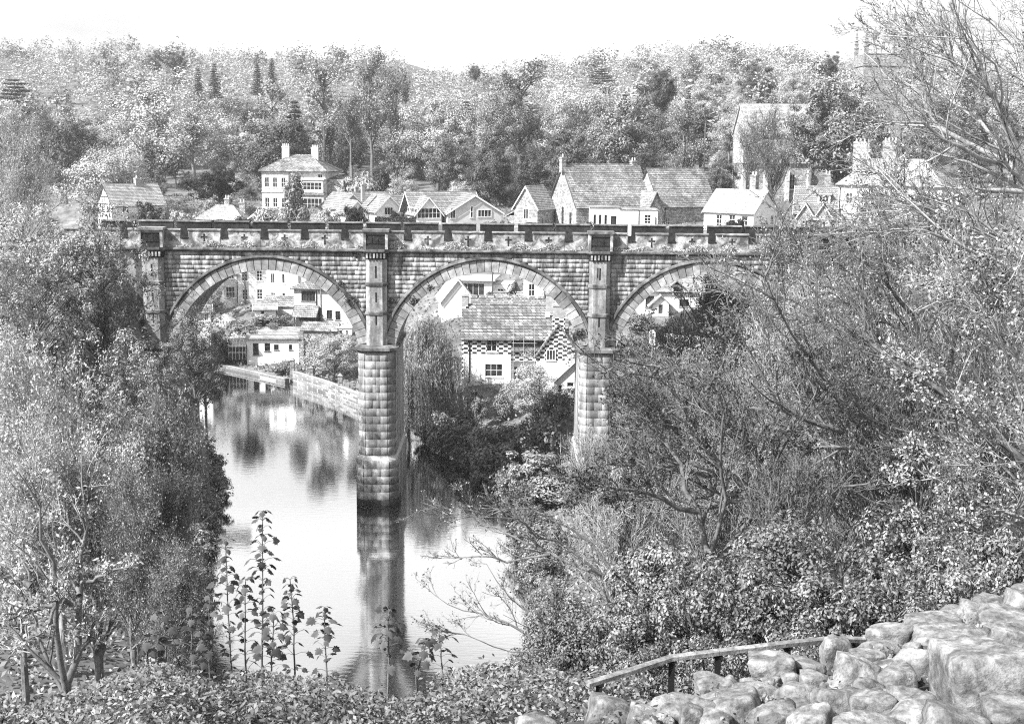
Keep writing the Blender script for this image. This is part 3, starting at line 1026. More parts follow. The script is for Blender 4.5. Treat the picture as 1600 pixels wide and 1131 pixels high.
H.chimney(xc - 1.0, 2.6, eh + 2, eh + 5.2, .9, .8, 2)
b = MB()
b.box(-.3, .42, 2.5, 3.5, 0, eh + 3.4)
b.build('gable_stack', M['check'], H.o)
H.chimney(.06, 3.0, eh + 3.402, eh + 4.9, .75, .8, 1)
b = MB()
b.box(.3 * 12.4 + 6, .3 * 12.4 + 6.6, 1.55, 1.72, eh + 2.0, eh + 2.6)
b.build('skylight', M['trim'], H.o, loc=(0, 0, .3))
H.pipe(.7, -.08, .1, eh)
# scaffold in front of the middle bay
b = MB()
for xx in (.25, 1.5, 2.8):
    b.tube([(p.x + wl_ + xx, Y0 - .9, p.z), (p.x + wl_ + xx, Y0 - .9, p.z + eh + 1.6)], .03, 5)
for zz in (1.8, 3.4, 5.0, 6.2):
    b.tube([(p.x + wl_ + .1, Y0 - .9, p.z + zz), (p.x + wl_ + 3.0, Y0 - .9, p.z + zz)], .03, 5)
tag(b.build('scaffold', M['lead']), 'pale tubular scaffold against the middle bay of the chequered house', 'scaffold')

# ---- white garden room to the right of it
p = spot(866, 640, 26)
k = mpp(26, 4)
H = House('garden_room', 'small white garden room with tall glazed doors beside the chequered house', 'garden room', p, 0, 'white', 'paleroof')
H.block(0, 0, 4.4, 5, 0, 3.4, {'f': [(.35, .35, .55, 2.5, 1, 3), (1.3, .3, 1.0, 2.1, 2, 3), (1.4, 2.6, .8, .55, 1, 1), (2.6, .35, .7, 2.3, 1, 3)]}, gable='y', rise=2.1)
H.groof(0, 0, 4.4, 5, 3.4, 2.1, 'y', .3)

# ---- white gabled cottage behind the willow
Y0 = 64
p = spot(690, 496, Y0)
k = mpp(Y0, 10)
H = House('white_cottage', 'white cottage with a steep gable and long pale roof behind the willow', 'house', p, 6, 'white', 'paleroof')
H.block(0, 0, 4.6, 9, 0, 2.4, {'f': [(2.9, 1.9, .8, 1.2, 2, 2)], 'l': [(2.5, .5, 1.3, 1.6, 3, 3)]}, gable='y', rise=2.9)
H.groof(0, 0, 4.6, 9, 2.4, 2.9, 'y', .35)
H.chimney(2.3, .5, 4.9, 6.6, .6, .6, 1, M['white'])

# ---- modern flat-roofed house high on the slope
Y0 = 84
p = spot(716, 466, Y0)
H = House('flat_roofed_house', 'low modern house with a wide overhanging flat roof on the slope', 'house', p, -6, 'white', 'lead')
H.block(0, 0, 5.2, 6, 0, 2.8, {'f': [(.5, .3, 3.6, 2.1, 4, 1)]}, frame='trim')
H.flat(0, 0, 5.2, 6, 2.8, .35, .6)
H.block(5.203, 1.0, 3.0, 5, 0, 2.1, {'f': [(.8, .5, 1.0, 1.0, 2, 1)]})
H.flat(5.3, 1.0, 2.9, 5, 2.1, .22, .05)

# ---- tall white house at the right of the middle arch
Y0 = 78
p = spot(818, 472, Y0)
H = House('white_house', 'plain white house with two sash windows above the chequered roof', 'house', p, -12, 'white', 'slate')
H.block(0, 0, 6.5, 7, 0, 5.2, {'f': [(.75, .9, .95, 1.9, 2, 2), (3.1, .5, 1.2, 1.9, 2, 2)]})
H.hip(0, 0, 6.5, 7, 5.2, 2.4, inset=3.0)

# ---- terraced garden wall with steps between
p = spot(762, 472, 80)
b = MB()
b.box(0, 6.0, 0, .5, -2, 1.5)
b.box(6.1, 8.2, -.2, 6, -2, 2.9)
b.box(-.05, 6.0, -.06, .56, 1.503, 1.62)
tag(b.build('terrace_wall', M['rubble'], loc=p), 'stone terrace wall stepping up below the white house', 'wall')
p = spot(735, 476, 58)
b = MB()
b.box(0, 12.5, 0, .5, -2, .9)
for i in range(11):
    b.box(i * 1.14, i * 1.14 + .9, -.05, .55, .903, 1.25)
tag(b.build('garden_wall', M['rubble'], loc=p), 'low garden wall with a broken top behind the chequered house roof', 'wall')

# ---- thatched cottage (through the right arch)
Y0 = 62
p = spot(998, 489, Y0)
k = mpp(Y0, 11)
H = House('thatched_cottage', 'white cottage with dark thatch and a thatched porch in the right arch', 'house', p, 0, 'white', 'thatch')
L = (1098 - 998) * k
H.block(0, 0, L, 6, 0, 3.2, {'f': [(.9, .8, 1.2, 1.6, 2, 1), (4.9, 2.5, .9, .8, 2, 1)][:1] + [(5.6, .95, 1.3, 1.0, 3, 1)]}, frame='darkwood', gable='x', rise=2.6)
H.groof(0, 0, L, 6, 3.2, 2.6, 'x', .35, barge=None, row=.8)
b = MB()
b.box(4.55, 5.65, -.35, 3, 2.6, 4.0)
b.build('dormer', M['white'], H.o)
H.window(lambda u, z, n: (4.6 + u, -.35 - n, z), .1, 2.75, .8, .95, 2, 1, 'w', False, 'darkwood', .0)
H.groof(4.5, -.5, 1.2, 3.4, 3.95, .5, 'y', .25, barge=None, row=.6, name='dormer_roof')
H.block(1.75, -1.6, 2.2, 1.597, 0, 1.5, {'f': [(.75, .05, .75, 1.4, 1, 1, 'd')]}, gable='y', rise=1.0)
H.groof(1.75, -1.7, 2.2, 1.75, 1.5, 1.05, 'y', .55, barge=None, row=.5, name='porch_roof')
H.chimney(7.4, 3, 5.2, 7.0, .8, .7, 1, M['white'])

# ---- things on the right bank, half hidden by the trees
p = spot(1046, 560, 40)
k = mpp(40, 6)
H = House('long_shed', 'long low flat-roofed outbuilding behind the bare trees', 'outbuilding', p, 0, 'render', 'slate')
H.block(0, 0, 5.7, 4, 0, 2.2, {'f': [(.4, 1.1, 4.8, .5, 6, 1)]}, sill=False)
H.flat(0, 0, 5.7, 4, 2.2, .3, .25)
p = spot(1124, 566, 38)
H = House('white_shed', 'small white shed with a low pitched roof behind the bare trees', 'shed', p, -8, 'white', 'paleroof')
H.block(0, 0, 3.4, 3.6, 0, 2.3, {'f': [(.9, .7, 1.1, 1.0, 2, 2)]}, gable='y', rise=.9)
H.groof(0, 0, 3.4, 3.6, 2.3, .9, 'y', .3)
p = spot(1019, 536, 46)
b = MB()
b.box(-.34, .34, -.34, .34, -2, 1.3)
b.prism([(-.38, -.38), (.38, -.38), (.38, .38), (-.38, .38)], 1.302, 1.62, [(-.2, -.2), (.2, -.2), (.2, .2), (-.2, .2)])
tag(b.build('gate_post', M['white'], loc=p), 'white capped gate post standing in the right arch', 'gate post')
p = spot(1170, 700, 10)
H = House('boat_shed', 'pale low building glimpsed through the branches at the right', 'shed', spot(1075, 720, 14), 0, 'white', 'lead')
H.block(0, 0, 12, 6, 0, 2.6, {'f': [(1, .8, 1.2, 1.1, 2, 2), (4, .8, 1.2, 1.1, 2, 2), (7, .8, 1.2, 1.1, 2, 2)]})
H.flat(0, 0, 12, 6, 2.6, .3, .3)
def plank_fence(name, label, p0, p1, h, m):
    """each board is a part"""
    p0, p1 = Vector(p0), Vector(p1)
    L = (p1.xy - p0.xy).length
    t = thing(name, label, 'fence', p0, math.atan2(p1.y - p0.y, p1.x - p0.x))
    n = max(2, int(L / .32))
    bm = MB()
    bm.box(-.14, .14, -.015, .015, 0, h)
    me = bm.mesh('board')
    for i in range(n):
        link('board', me, M[m], t, (L * (i + .5) / n, 0, 0), None, (1, 1, RNG.uniform(.94, 1.04)))
    for i in range(int(L / 2) + 1):
        q = MB()
        q.box(i * 2 - .05, i * 2 + .05, .02, .12, -.6, h + .1)
        q.build('fence_post', M[m], t)
    q = MB()
    for z in (.3, h - .3):
        q.box(0, L, .02, .06, z - .04, z + .04)
    q.build('fence_rail', M[m], t)
plank_fence('board_fence', 'weathered board fence beside the right-hand pier', spot(964, 622, 22), spot(1000, 618, 26), 2.4, 'wood')

# ---- houses seen through the left arch
Y0 = 96
k = mpp(Y0, 10)
p = spot(372, 474, Y0)
H = House('terraced_house', 'stone terraced house with three window bays beside a white house', 'house', p, 8, 'ashlar', 'slate')
wS = [(.7, .6, .9, 1.7, 2, 3), (3.1, .6, .9, 1.7, 2, 3), (.7, 3.7, .9, 1.7, 2, 3), (3.1, 3.7, .9, 1.7, 2, 3)]
H.block(0, 0, 5.6, 8, 0, 6.1, {'f': wS})
H.block(-2.3, .8, 2.297, 7, 0, 6.1, {'f': [(.3, .8, 1.5, 1.9, 3, 2), (.9, 4.0, .8, 1.6, 2, 3)]})
H.groof(-2.3, .4, 7.9, 7.6, 6.1, 2.4, 'x', .3)
H.pipe(-.1, .7, 0, 6)
Y0 = 92
p = spot(418, 480, Y0)
H = House('white_house', 'tall white house with narrow windows in the left arch', 'house', p, -10, 'white', 'slate')
H.block(0, 0, 6.6, 8, 0, 6.9, {'f': [(.6, .9, .75, 1.5, 2, 1), (2.5, .9, .55, 1.5, 1, 1), (.6, 3.9, .75, 1.6, 2, 1), (2.5, 3.9, .55, 1.6, 1, 1), (5.2, .5, .95, 2.4, 2, 2), (5.2, 3.9, .7, 1.6, 2, 1)]})
H.groof(0, 0, 6.6, 8, 6.9, 2.2, 'x', .3)
Y0 = 84
k = mpp(Y0, 9)
p = spot(460, 503, Y0)
H = House('stone_house', 'pale stone house with a long mullioned window and a hipped roof in the left arch', 'house', p, -8, 'ashlar', 'slate')
H.block(0, 0, 10.2, 8, 0, 5.2, {'f': [(1.2, 3.3, 2.2, 1.6, 5, 1), (4.0, 1.2, .5, .75, 1, 1), (5.2, .6, .9, 1.4, 2, 1), (6.6, .5, .8, 1.4, 2, 1)]}, frame='darkwood')
H.hip(0, 0, 10.2, 8, 5.2, 2.0, ov=.5)
H.pipe(3.6, -.08, 0, 5)
Y0 = 79
p = spot(460, 506, Y0)
H = House('timber_porch', 'dark timber garden house with a slated gable roof below the stone house', 'summerhouse', p, -8, 'darkwood', 'slate')
b = MB()
for xx in (0, 1.1, 2.2, 3.3):
    for yy in (0, 2.4):
        b.box(xx - .08, xx + .08, yy - .08, yy + .08, -1.2, 1.4)
b.box(-.08, 3.38, .9, 1.0, -1.2, 1.395)
b.build('timber_frame', M['darkwood'], H.o)
H.groof(0, 0, 3.3, 2.4, 1.4, 1.1, 'x', .4, barge='darkwood')
p = spot(408, 486, 86)
H = House('lean_to', 'low slated lean-to in front of the tall white house', 'outbuilding', p, -10, 'ashlar', 'slate')
H.block(0, 0, 5.4, 3, 0, .8, {})
b = MB()
H.slope(b, (-.2, -.3, .75), (5.7, -.3, .75), (5.7, 3, 2.1), (-.2, 3, 2.1))
b.build('roof', M['slate'], H.o)
p = spot(398, 493, 82)
H = House('low_outhouse', 'low pale-roofed outhouse beside the terraced houses', 'outbuilding', p, 10, 'white', 'paleroof')
H.block(0, 0, 3.2, 2.6, 0, .9, {'f': [(.9, .15, .6, .6, 1, 1)]}, gable='x', rise=.7)
H.groof(0, 0, 3.2, 2.6, .9, .7, 'x', .3)
p = spot(472, 524, 76)
H = House('slate_shed', 'long slate-roofed shed above the riverside bungalow', 'shed', p, -6, 'rubble', 'slate')
H.block(0, 0, 5.2, 3, 0, .8, {})
H.groof(0, 0, 5.2, 3, .8, .9, 'x', .25, barge=None)
H.block(5.3, .3, 2.2, 2.4, 0, 1.2, {'f': [(.3, .2, .5, .7, 1, 1), (1.3, .2, .4, .7, 1, 1)]}, mat=M['white'])
H.flat(5.3, .3, 2.2, 2.4, 1.2, .2, .15)
# boathouse bungalow
Y0 = 74
k = mpp(Y0, 2)
p = spot(386, 556, Y0)
H = House('riverside_bungalow', 'low white bungalow on the river bank in the left arch', 'bungalow', p, 4, 'white', 'paleroof')
L = (466 - 386) * k
H.block(0, 0, L, 4.2, 0, 2.5, {'f': [(.9, .15, .85, 1.75, 1, 2), (2.6, .7, .85, 1.2, 1, 2), (4.0, .9, .7, .8, 2, 1), (6.2, .9, .5, .8, 1, 1)]}, frame='darkwood')
b = MB()
H.slope(b, (-.2, -.35, 2.5), (L + .2, -.35, 2.5), (L + .2, 4.3, 3.7), (-.2, 4.3, 3.7))
b.build('roof', M['paleroof'], H.o)
b = MB()
b.box(L + .01, L + .75, -.2, .6, -1, 3.6)
b.build('chimney_breast', M['rubble'], H.o)
g = MB()
for i in range(6):
    xx = -2.6 + i * .5
    g.box(xx - .025, xx + .025, -.425, -.375, -.5, 1.5)
    g.tube([(xx, -.4, 1.5), (xx, 3.4, 3.2)], .03, 4)
g.box(-2.65, -.1, -.43, -.37, .55, .62)
g.box(-2.65, -.1, -.43, -.37, 1.45, 1.53)
gh = g.build('lean_to_frame', M['trim'], H.o)
g = MB()
g.poly([(-2.6, -.4, 1.5), (-.1, -.4, 1.5), (-.1, 3.4, 3.2), (-2.6, 3.4, 3.2)])
g.build('glass_roof', M['paleroof'], gh)
g = MB()
g.poly([(-2.6, -.36, -.5), (-.1, -.36, -.5), (-.1, -.36, 1.5), (-2.6, -.36, 1.5)])
g.build('pane', M['glass'], gh)
# garden pavilion
p = spot(352, 512, 82)
t = thing('garden_pavilion', 'small round pavilion with a pale cone roof among the shrubs', 'pavilion', p)
b = MB()
for i in range(8):
    a = i * math.pi / 4
    b.tube([(1.25 * math.cos(a), 1.25 * math.sin(a), -1), (1.25 * math.cos(a), 1.25 * math.sin(a), 1.3)], .07, 6)
b.build('post', M['trim'], t)
b = MB()
ring = [(1.75 * math.cos(i * math.pi / 8), 1.75 * math.sin(i * math.pi / 8)) for i in range(16)]
b.prism(ring, 1.25, 2.2, [(x * .04, y * .04) for x, y in ring])
b.build('cone_roof', M['paleroof'], t)
p = spot(308, 508, 70)
H = House('white_bothy', 'little white cottage half hidden behind the left arch trees', 'cottage', p, 10, 'white', 'slate')
H.block(0, 0, 1.9, 2.5, 0, 1.9, {'f': [(.2, .6, .5, 1.0, 2, 2), (1.1, .6, .5, 1.0, 2, 2)]}, gable='x', rise=.9)
H.groof(0, 0, 1.9, 2.5, 1.9, .9, 'x', .25)

# river walls and quay, following the bank
def bank_wall(name, label, pts, z0, z1, th, m, steps=None):
    b = MB()
    for i in range(len(pts) - 1):
        a, c = Vector(pts[i]), Vector(pts[i + 1])
        d = (c - a).normalized()
        n = Vector((-d.y, d.x)) * th
        b.prism([tuple(a), tuple(c), tuple(c + n), tuple(a + n)], z0, z1 - i * .001)
        b.prism([tuple(a - n * .1), tuple(c - n * .1), tuple(c + n * 1.1), tuple(a + n * 1.1)], z1 + .002 - i * .001, z1 + .14 - i * .001)
    return tag(b.build(name, M[m]), label, 'wall')
bank_wall('river_wall', 'stone retaining wall along the river right of the quay', [(-12.6, 29.6), (-19.6, 45.6), (-25.2, 54.6), (-30.6, 61.6)][::-1], -1, 1.55, .5, 'rubble_dark')
bank_wall('quay_wall', 'low stone quay in front of the riverside bungalow', [(-31.2, 62.0), (-41, 71.6), (-48, 77)], -1, .5, .7, 'rubble_dark')
for (x, y, h) in ((-30.8, 62.6, 3.1), (-27.6, 58.8, 2.7), (-22.6, 51.2, 3.0)):
    b = MB()
    b.box(-.3, .3, -.3, .3, -1, h)
    b.prism([(-.38, -.38), (.38, -.38), (.38, .38), (-.38, .38)], h + .002, h + .3, [(-.1, -.1), (.1, -.1), (.1, .1), (-.1, .1)])
    lab = {3.1: 'square stone pier at the quay end of the river wall', 2.7: 'squat stone pier near the quay end of the river wall', 3.0: 'stone pier halfway along the river wall'}[h]
    tag(b.build('wall_pier', M['rubble_dark'], loc=(x, y, 0)), lab, 'pier', 'stone piers of the river wall')
# ------------------------------------------------------------------ houses on the far side above the viaduct
# half-timbered cottage
p = spot(176, 338, 120)
H = House('timbered_cottage', 'half-timbered cottage with a long pale roof at the left above the trees', 'house', p, 44, 'white', 'paleroof')
H.block(0, 0, 10.5, 5.6, 0, 2.2, {'l': [(1.2, .5, 1.0, 1.2, 2, 1), (3.4, .5, 1.0, 1.2, 2, 1)], 'f': [(2, .6, 1.2, 1.1, 3, 1), (6, .6, 1.2, 1.1, 3, 1)]}, gable='x', rise=3.3)
H.groof(0, 0, 10.5, 5.6, 2.2, 3.3, 'x', .45, barge='darkwood')
H.chimney(6.5, 2.8, 5, 6.7, .8, .8, 1)
b = MB()
fn = H.fmap((0, 5.6), (0, -1))
for u in (.1, 1.0, 1.9, 2.8, 3.7, 4.6, 5.5):
    top = 2.2 + 3.3 * (1 - abs(u - 2.8) / 2.8) - .15
    b.obox(fn, u - .09, u + .09, -.5, top, .004, .05)
for z in (2.1, 3.4):
    hw_ = 2.8 * (1 - (z - 2.2) / 3.3) if z > 2.2 else 2.8
    b.obox(fn, 2.8 - hw_, 2.8 + hw_, z - .09, z + .09, .008, .06)
b.build('timber_frame', M['darkwood'], H.o)

# low hipped cottage with chimneys
p = spot(308, 358, 112)
H = House('hipped_cottage', 'low cottage with a pale hipped roof and stone chimneys left of the tall house', 'house', p, -6, 'rubble', 'paleroof')
H.block(0, 0, 8.2, 6, 0, 1.6, {'f': [(1.5, .4, 1.0, .9, 2, 1), (5, .4, 1.0, .9, 2, 1)]})
H.hip(0, 0, 8.2, 6, 1.6, 2.3, inset=2.6)
H.chimney(4.2, 4.2, 2.6, 5.3, .9, .8, 2, M['rubble'])
H.chimney(7.0, 4.0, 2.2, 4.6, 1.1, .8, 2, M['rubble'])
H.block(8.203, 1.2, 3.4, 4, 0, 1.3, {}, gable='y', rise=1.3)
H.groof(8.203, 1.2, 3.4, 4, 1.3, 1.3, 'y', .25)

# Georgian house
Y0 = 150
p = spot(410, 330, Y0)
k = mpp(Y0, 20)
H = House('villa', 'tall square stone villa with a hipped slate roof and two chimney stacks', 'house', p, -8, 'ashlar', 'slate')
wv = 15.5
hv = (330 - 268) * k
H.block(0, 0, 5.6, 11, 0, hv, {'f': [(.6, .8, .95, 1.9, 2, 2), (2.3, .8, .95, 1.9, 2, 2), (4.1, .8, .95, 1.9, 2, 2), (.6, 4.8, .95, 2.0, 2, 2), (2.3, 4.8, .95, 2.0, 2, 2), (4.1, 4.8, .95, 2.0, 2, 2)],
                               'l': [(2, .8, 1, 2, 2, 2), (6, .8, 1, 2, 2, 2), (2, 4.8, 1, 2, 2, 2), (6, 4.8, 1, 2, 2, 2)]})
H.block(5.603, .35, 7.6, 10.6, 0, hv, {'f': [(3.0, 4.6, 1.2, 1.8, 2, 2), (6.0, 6.8, 1.0, .8, 2, 1), (.8, .8, 1.2, 1.9, 2, 2)]})
b = MB()
b.box(-.12, 5.7, -.12, -.003, hv * .47, hv * .47 + .25)
b.box(-.12, 5.7, -.16, -.003, hv - .4, hv - .02)
b.build('string_course', M['ashlar'], H.o)
H.hip(0, 0, 13.2, 11, hv, 3.1, ov=.5, inset=4.6)
H.chimney(3.6, 5.0, hv + 1.5, hv + 5.0, 1.5, .8, 4, M['ashlar'])
H.chimney(9.6, 5.6, hv + 1.5, hv + 4.8, 1.4, .8, 4, M['ashlar'])
H.block(13.203, 1.5, 3.4, 8, 0, hv - 1.6, {'f': [(.9, .8, .9, 1.6, 2, 2)]}, mat=M['rubble'])
b = MB()
H.slope(b, (13.1, 1.2, hv - 1.6), (16.9, 1.2, hv - 3.4), (16.9, 9.6, hv - 3.4), (13.1, 9.6, hv - .9))
b.build('roof', M['slate'], H.o)
H.block(8.8, -1.4, 4.4, 1.747, 3.9, 2.5, {'f': [(.25, .55, 3.9, 1.5, 5, 2)]}, deep=0, mat=M['ashlar'])
H.flat(8.8, -1.4, 4.4, 1.7, 6.4, .25, .2)
H.block(8.2, -1.9, 5.2, 2.247, 0, 3.4, {'f': [(.3, .5, 4.6, 2.3, 6, 2)]}, mat=M['ashlar'])
b = MB()
H.slope(b, (8.0, -2.2, 3.4), (13.6, -2.2, 3.4), (13.2, .2, 4.1), (8.4, .2, 4.1))
b.build('bay_roof', M['slate'], H.o)

# bungalows
def bungalow(name, label, u0, u1, v, Y, rz, h, gables, ridge, chim=None, ops={}):
    pass
Y0 = 104
k = mpp(Y0, 21)
zb = 20.2
def plateau(u, v, Y):
    q = at(u, v, Y)
    return Vector((q.x, q.y, zb))
p = plateau(530, 352, 112)
H = House('bungalow', 'leftmost small bungalow with a tiled gable behind the dark cypress', 'bungalow', p, 32, 'render', 'pantile')
ht = lambda v, Y: at(600, v, Y).z - zb
H.block(0, 0, 5.2, 8, 0, ht(326, 112), {'f': [(1.8, 1.0, 1.4, 1.2, 3, 1)]}, gable='y', rise=2.3)
H.groof(0, 0, 5.2, 8, ht(326, 112), 2.3, 'y', .4)
H.block(5.2, 3, 7, 5, 0, ht(322, 112), {}, gable='x', rise=1.9)
H.groof(5.2, 3, 7, 5, ht(322, 112), 1.9, 'x', .4)
H.chimney(6, 5.6, 3.5, ht(300, 112) + .6, .6, .6, 1)
p = plateau(588, 354, 106)
H = House('bungalow', 'pale bungalow with two tiled gables behind the clipped ball bush', 'bungalow', p, 30, 'white', 'pantile')
e2 = ht(330, 106)
H.block(0, 0, 5.0, 7, 0, e2, {'f': [(1.5, .8, 1.6, 1.3, 3, 1)]}, gable='y', rise=2.4)
H.groof(0, 0, 5.0, 7, e2, 2.4, 'y', .45)
H.block(5.0, 2.0, 6.5, 5, 0, e2, {'f': [(2.4, .8, 2.6, 1.3, 4, 1)]}, gable='x', rise=2.3)
H.groof(4.4, 2.0, 7.4, 5, e2, 2.3, 'x', .45)
H.block(-4.4, 3.0, 4.3, 4.2, 0, e2 - .5, {'f': [(1.2, .8, 1.6, 1.1, 3, 1)]}, gable='y', rise=2.0)
H.groof(-4.4, 3.0, 4.3, 4.2, e2 - .5, 2.0, 'y', .35)
H.chimney(-.4, 4.6, 3, 5.9, .6, .6, 1)
p = plateau(652, 358, 98)
H = House('bungalow', 'large bungalow with a broad front gable and a glazed sun room', 'bungalow', p, 20, 'render', 'pantile')
k = mpp(98, 22)
e3 = ht(333, 98)
H.block(3.0, 3.0, 8.5, 7, 0, e3, {}, gable='x', rise=ht(302, 101) - e3)
H.groof(0, 3.0, 12, 7.0, e3, ht(302, 101) - e3, 'x', .4)
xg = (702 - 652) * k
H.block(xg, 0, 9.4, 8, 0, e3, {'f': [(3.9, .8, .5, 1.9, 1, 2), (.4, .7, .9, 1.7, 2, 1), (5.2, .9, 2.4, 1.2, 4, 1)]}, gable='y', rise=ht(306, 98) - e3)
H.groof(xg, 0, 9.4, 8, e3, ht(306, 98) - e3, 'y', .45)
H.block(0, .8, 4.4, 5, 0, e3 - .1, {'f': [(.2, .7, 4.0, 1.7, 6, 2)], 'l': [(.3, .7, 4.4, 1.7, 4, 2)]}, gable='y', rise=2.6, mat=M['white'])
H.groof(0, .8, 4.4, 5, e3 - .1, 2.6, 'y', .4)

# stone lodge beside the school
Y0 = 104
p = at(803, 360, Y0)
H = House('stone_lodge', 'small rubble stone lodge with a steep pale slate gable', 'house', p, -32, 'rubble', 'paleroof')
H.block(0, 0, 4.6, 5.6, 0, 3.9, {'f': [(1.8, 2.0, 1.0, 1.7, 2, 1)], 'r': [(1.6, .9, 1.0, 1.4, 2, 1)]}, gable='y', rise=3.4)
H.groof(0, 0, 4.6, 5.6, 3.9, 3.4, 'y', .3)
H.block(-2.0, 1.2, 1.997, 3, 0, 2.4, {})
b = MB()
H.slope(b, (-2.3, 4.2, 2.2), (-2.3, 1.0, 2.2), (0, 1.0, 3.4), (0, 4.2, 3.4))
b.build('roof', M['paleroof'], H.o)

# old school: two large tiled stone halls, the right one stepping forward
Y0 = 104
p = at(858, 364, Y0 + 4)
H = House('stone_hall', 'large old stone hall with steep dark tiled roofs over two parallel ranges', 'hall', p, 26, 'rubble', 'slate')
p2 = Matrix.Rotation(rad(26), 3, 'Z')
eh = 5.2
Lh = 14.6
off = -9.6
H.block(0, off, Lh, 9.6, 0, eh, {'l': [(1.6, 1.0, .8, 2.9, 1, 3), (4.4, 1.0, .8, 3.7, 1, 3), (7.2, 1.0, .8, 2.9, 1, 3)]}, gable='x', rise=6.4, frame='coping')
H.groof(0, off, Lh, 9.6, eh, 6.4, 'x', .45, barge='darkwood', row=.4)
b = MB()
b.box(.0, Lh - 1.2, off - .1, off - .003, eh - .42, eh - .15)
b.build('eaves_course', M['coping'], H.o)
H.chimney(-.1, off + 4.8, eh + 5.2, eh + 7.8, .8, .9, 1, M['rubble'])
f2 = off - 2.6
H.block(Lh + .003, f2, 11.0, 8.4, 0, eh + .1, {'l': [(5.6, 1.2, .8, 2.4, 1, 3), (6.9, 1.2, .8, 2.4, 1, 3)], 'f': [(1.2, .8, .9, 2.3, 2, 3)]}, gable='x', rise=5.7, mat=M['rubble'])
H.groof(Lh + .003, f2, 11.0, 8.4, eh + .1, 5.7, 'x', .45, barge='darkwood', row=.4)
H.block(Lh - 2.6, f2 - .8, 2.597, 3.4, 0, eh - .6, {'f': [(.8, 1.0, .9, 2.4, 2, 3)]}, gable='y', rise=2.6)
H.groof(Lh - 2.6, f2 - .8, 2.59, 5.4, eh - .6, 2.6, 'y', .3, barge='darkwood', row=.4)
H.chimney(Lh - .8, off + 5.0, eh + 4.6, eh + 7.2, 1.0, .9, 2, M['rubble'])
H.pipe(Lh + 1.0, f2 - .1, 0, eh)
# white flat-roofed extension
p = at(921, 362, 86)
k = mpp(86, 22)
H = House('white_extension', 'white flat-roofed annexe in front of the stone hall', 'annexe', p, -2, 'white', 'lead')
h1 = (360 - 326) * k
H.block(0, .6, 4.6, 5, 0, h1 + .3, {'f': [(.6, 1.1, .4, 1.5, 1, 1), (1.45, 1.1, .4, 1.5, 1, 1), (2.3, 1.1, .4, 1.5, 1, 1), (3.3, .2, .9, 2.2, 1, 2)]}, frame='darkwood', sill=False)
H.flat(0, .6, 4.6, 5, h1 + .3, .12, .15, 'slate')
H.block(4.603, 0, 5.9, 5.6, 0, h1, {'f': [(3.9, 1.3, 1.0, 1.4, 2, 3)]})
H.flat(4.7, 0, 5.8, 5.6, h1, .12, .1, 'slate')
H.pipe(7.6, -.07, 0, h1)
H.pipe(10.2, -.07, 0, h1 * .7)
# white cottage by the track
p = at(1099, 366, 98)
k = mpp(98, 22)
H = House('white_cottage', 'white cottage with a grey gable end and pale stone roof beside the track', 'house', p, -42, 'white', 'paleroof')
ew = (366 - 330) * k
H.block(0, 0, 9.4, 7.6, 0, ew, {'f': [(2.4, 1.2, 1.1, 2.1, 2, 3), (4.8, 1.1, 1.2, 2.3, 2, 3), (7.2, 1.1, 1.2, 2.2, 2, 3)], 'r': [(5.3, 1.8, .9, 1.5, 2, 2)]}, gable='x', rise=3.4)
H.groof(0, 0, 9.4, 7.6, ew, 3.4, 'x', .3, barge='lead')
H.chimney(6.6, 4.4, ew + 2.6, ew + 6.0, 1.1, 1.0, 2, M['rubble_dark'])
# chapel: tall pale roof and lower aisle
p = at(1160, 305, 150)
H = House('stone_chapel', 'tall stone chapel with a high pale roof and lower aisle behind the bare tree', 'chapel', p, 8, 'rubble', 'paleroof')
H.block(0, 0, 18, 7, 0, 6.4, {'f': [(1.8, 1.2, 1.2, 3.0, 2, 3), (5.8, 1.2, 1.2, 3.0, 2, 3), (9.8, 1.2, 1.2, 3.0, 2, 3)]})
b = MB()
H.slope(b, (-.9, -.4, 6.3), (18.4, -.4, 6.3), (18.4, 6.6, 9.3), (1.6, 6.6, 9.3))
b.build('aisle_roof', M['paleroof'], H.o)
H.block(2.6, 6.8, 15, 9, 5.0, 7.4, {'f': [(1.2, 4.6, .8, 1.4, 1, 2), (4.2, 4.6, .8, 1.4, 1, 2), (7.2, 4.6, .8, 1.4, 1, 2)]}, gable='x', rise=6.0)
H.groof(2.6, 6.8, 15, 9, 12.4, 6.0, 'x', .3, barge='lead')
b = MB()
for xx in (0, 4.6, 9.2, 13.8):
    b.box(xx - .35, xx + .35, -.8, -.004, -3, 5.0)
b.build('buttress', M['ashlar'], H.o)
b = MB()
b.tube([(-.3, -.3, 6.4), (-.3, -.3, 8.4), (-.3, -.3, 10.0)], .4, 8, .05)
b.build('pinnacle', M['ashlar'], H.o)
# dormered house
p = at(1240, 364, 98)
H = House('dormer_house', 'small stone house with a dormer and twin tiled gables by the big tree', 'house', p, -14, 'rubble', 'pantile')
H.block(0, 0, 8, 7, 0, 3.4, {'f': [(1, .8, 1.2, 1.4, 2, 1), (5.4, .8, 1.2, 1.4, 2, 1)]}, gable='x', rise=4.0)
H.groof(0, 0, 8, 7, 3.4, 4.0, 'x', .35)
for xg_ in (.5, 3.3):
    H.block(xg_, -1.5, 2.6, 1.497, 0, 2.8, {'f': [(.8, .8, 1.0, 1.3, 2, 1)]}, gable='y', rise=2.0)
    H.groof(xg_, -1.5, 2.6, 3.0, 2.8, 2.0, 'y', .25)
H.block(3.6, 1.0, 2.0, 2.2, 4.8, 1.5, {'f': [(.2, .25, 1.6, 1.0, 3, 1)]}, deep=0, mat=M['white'])
H.flat(3.6, 1.0, 2.0, 2.2, 6.3, .16, .25)
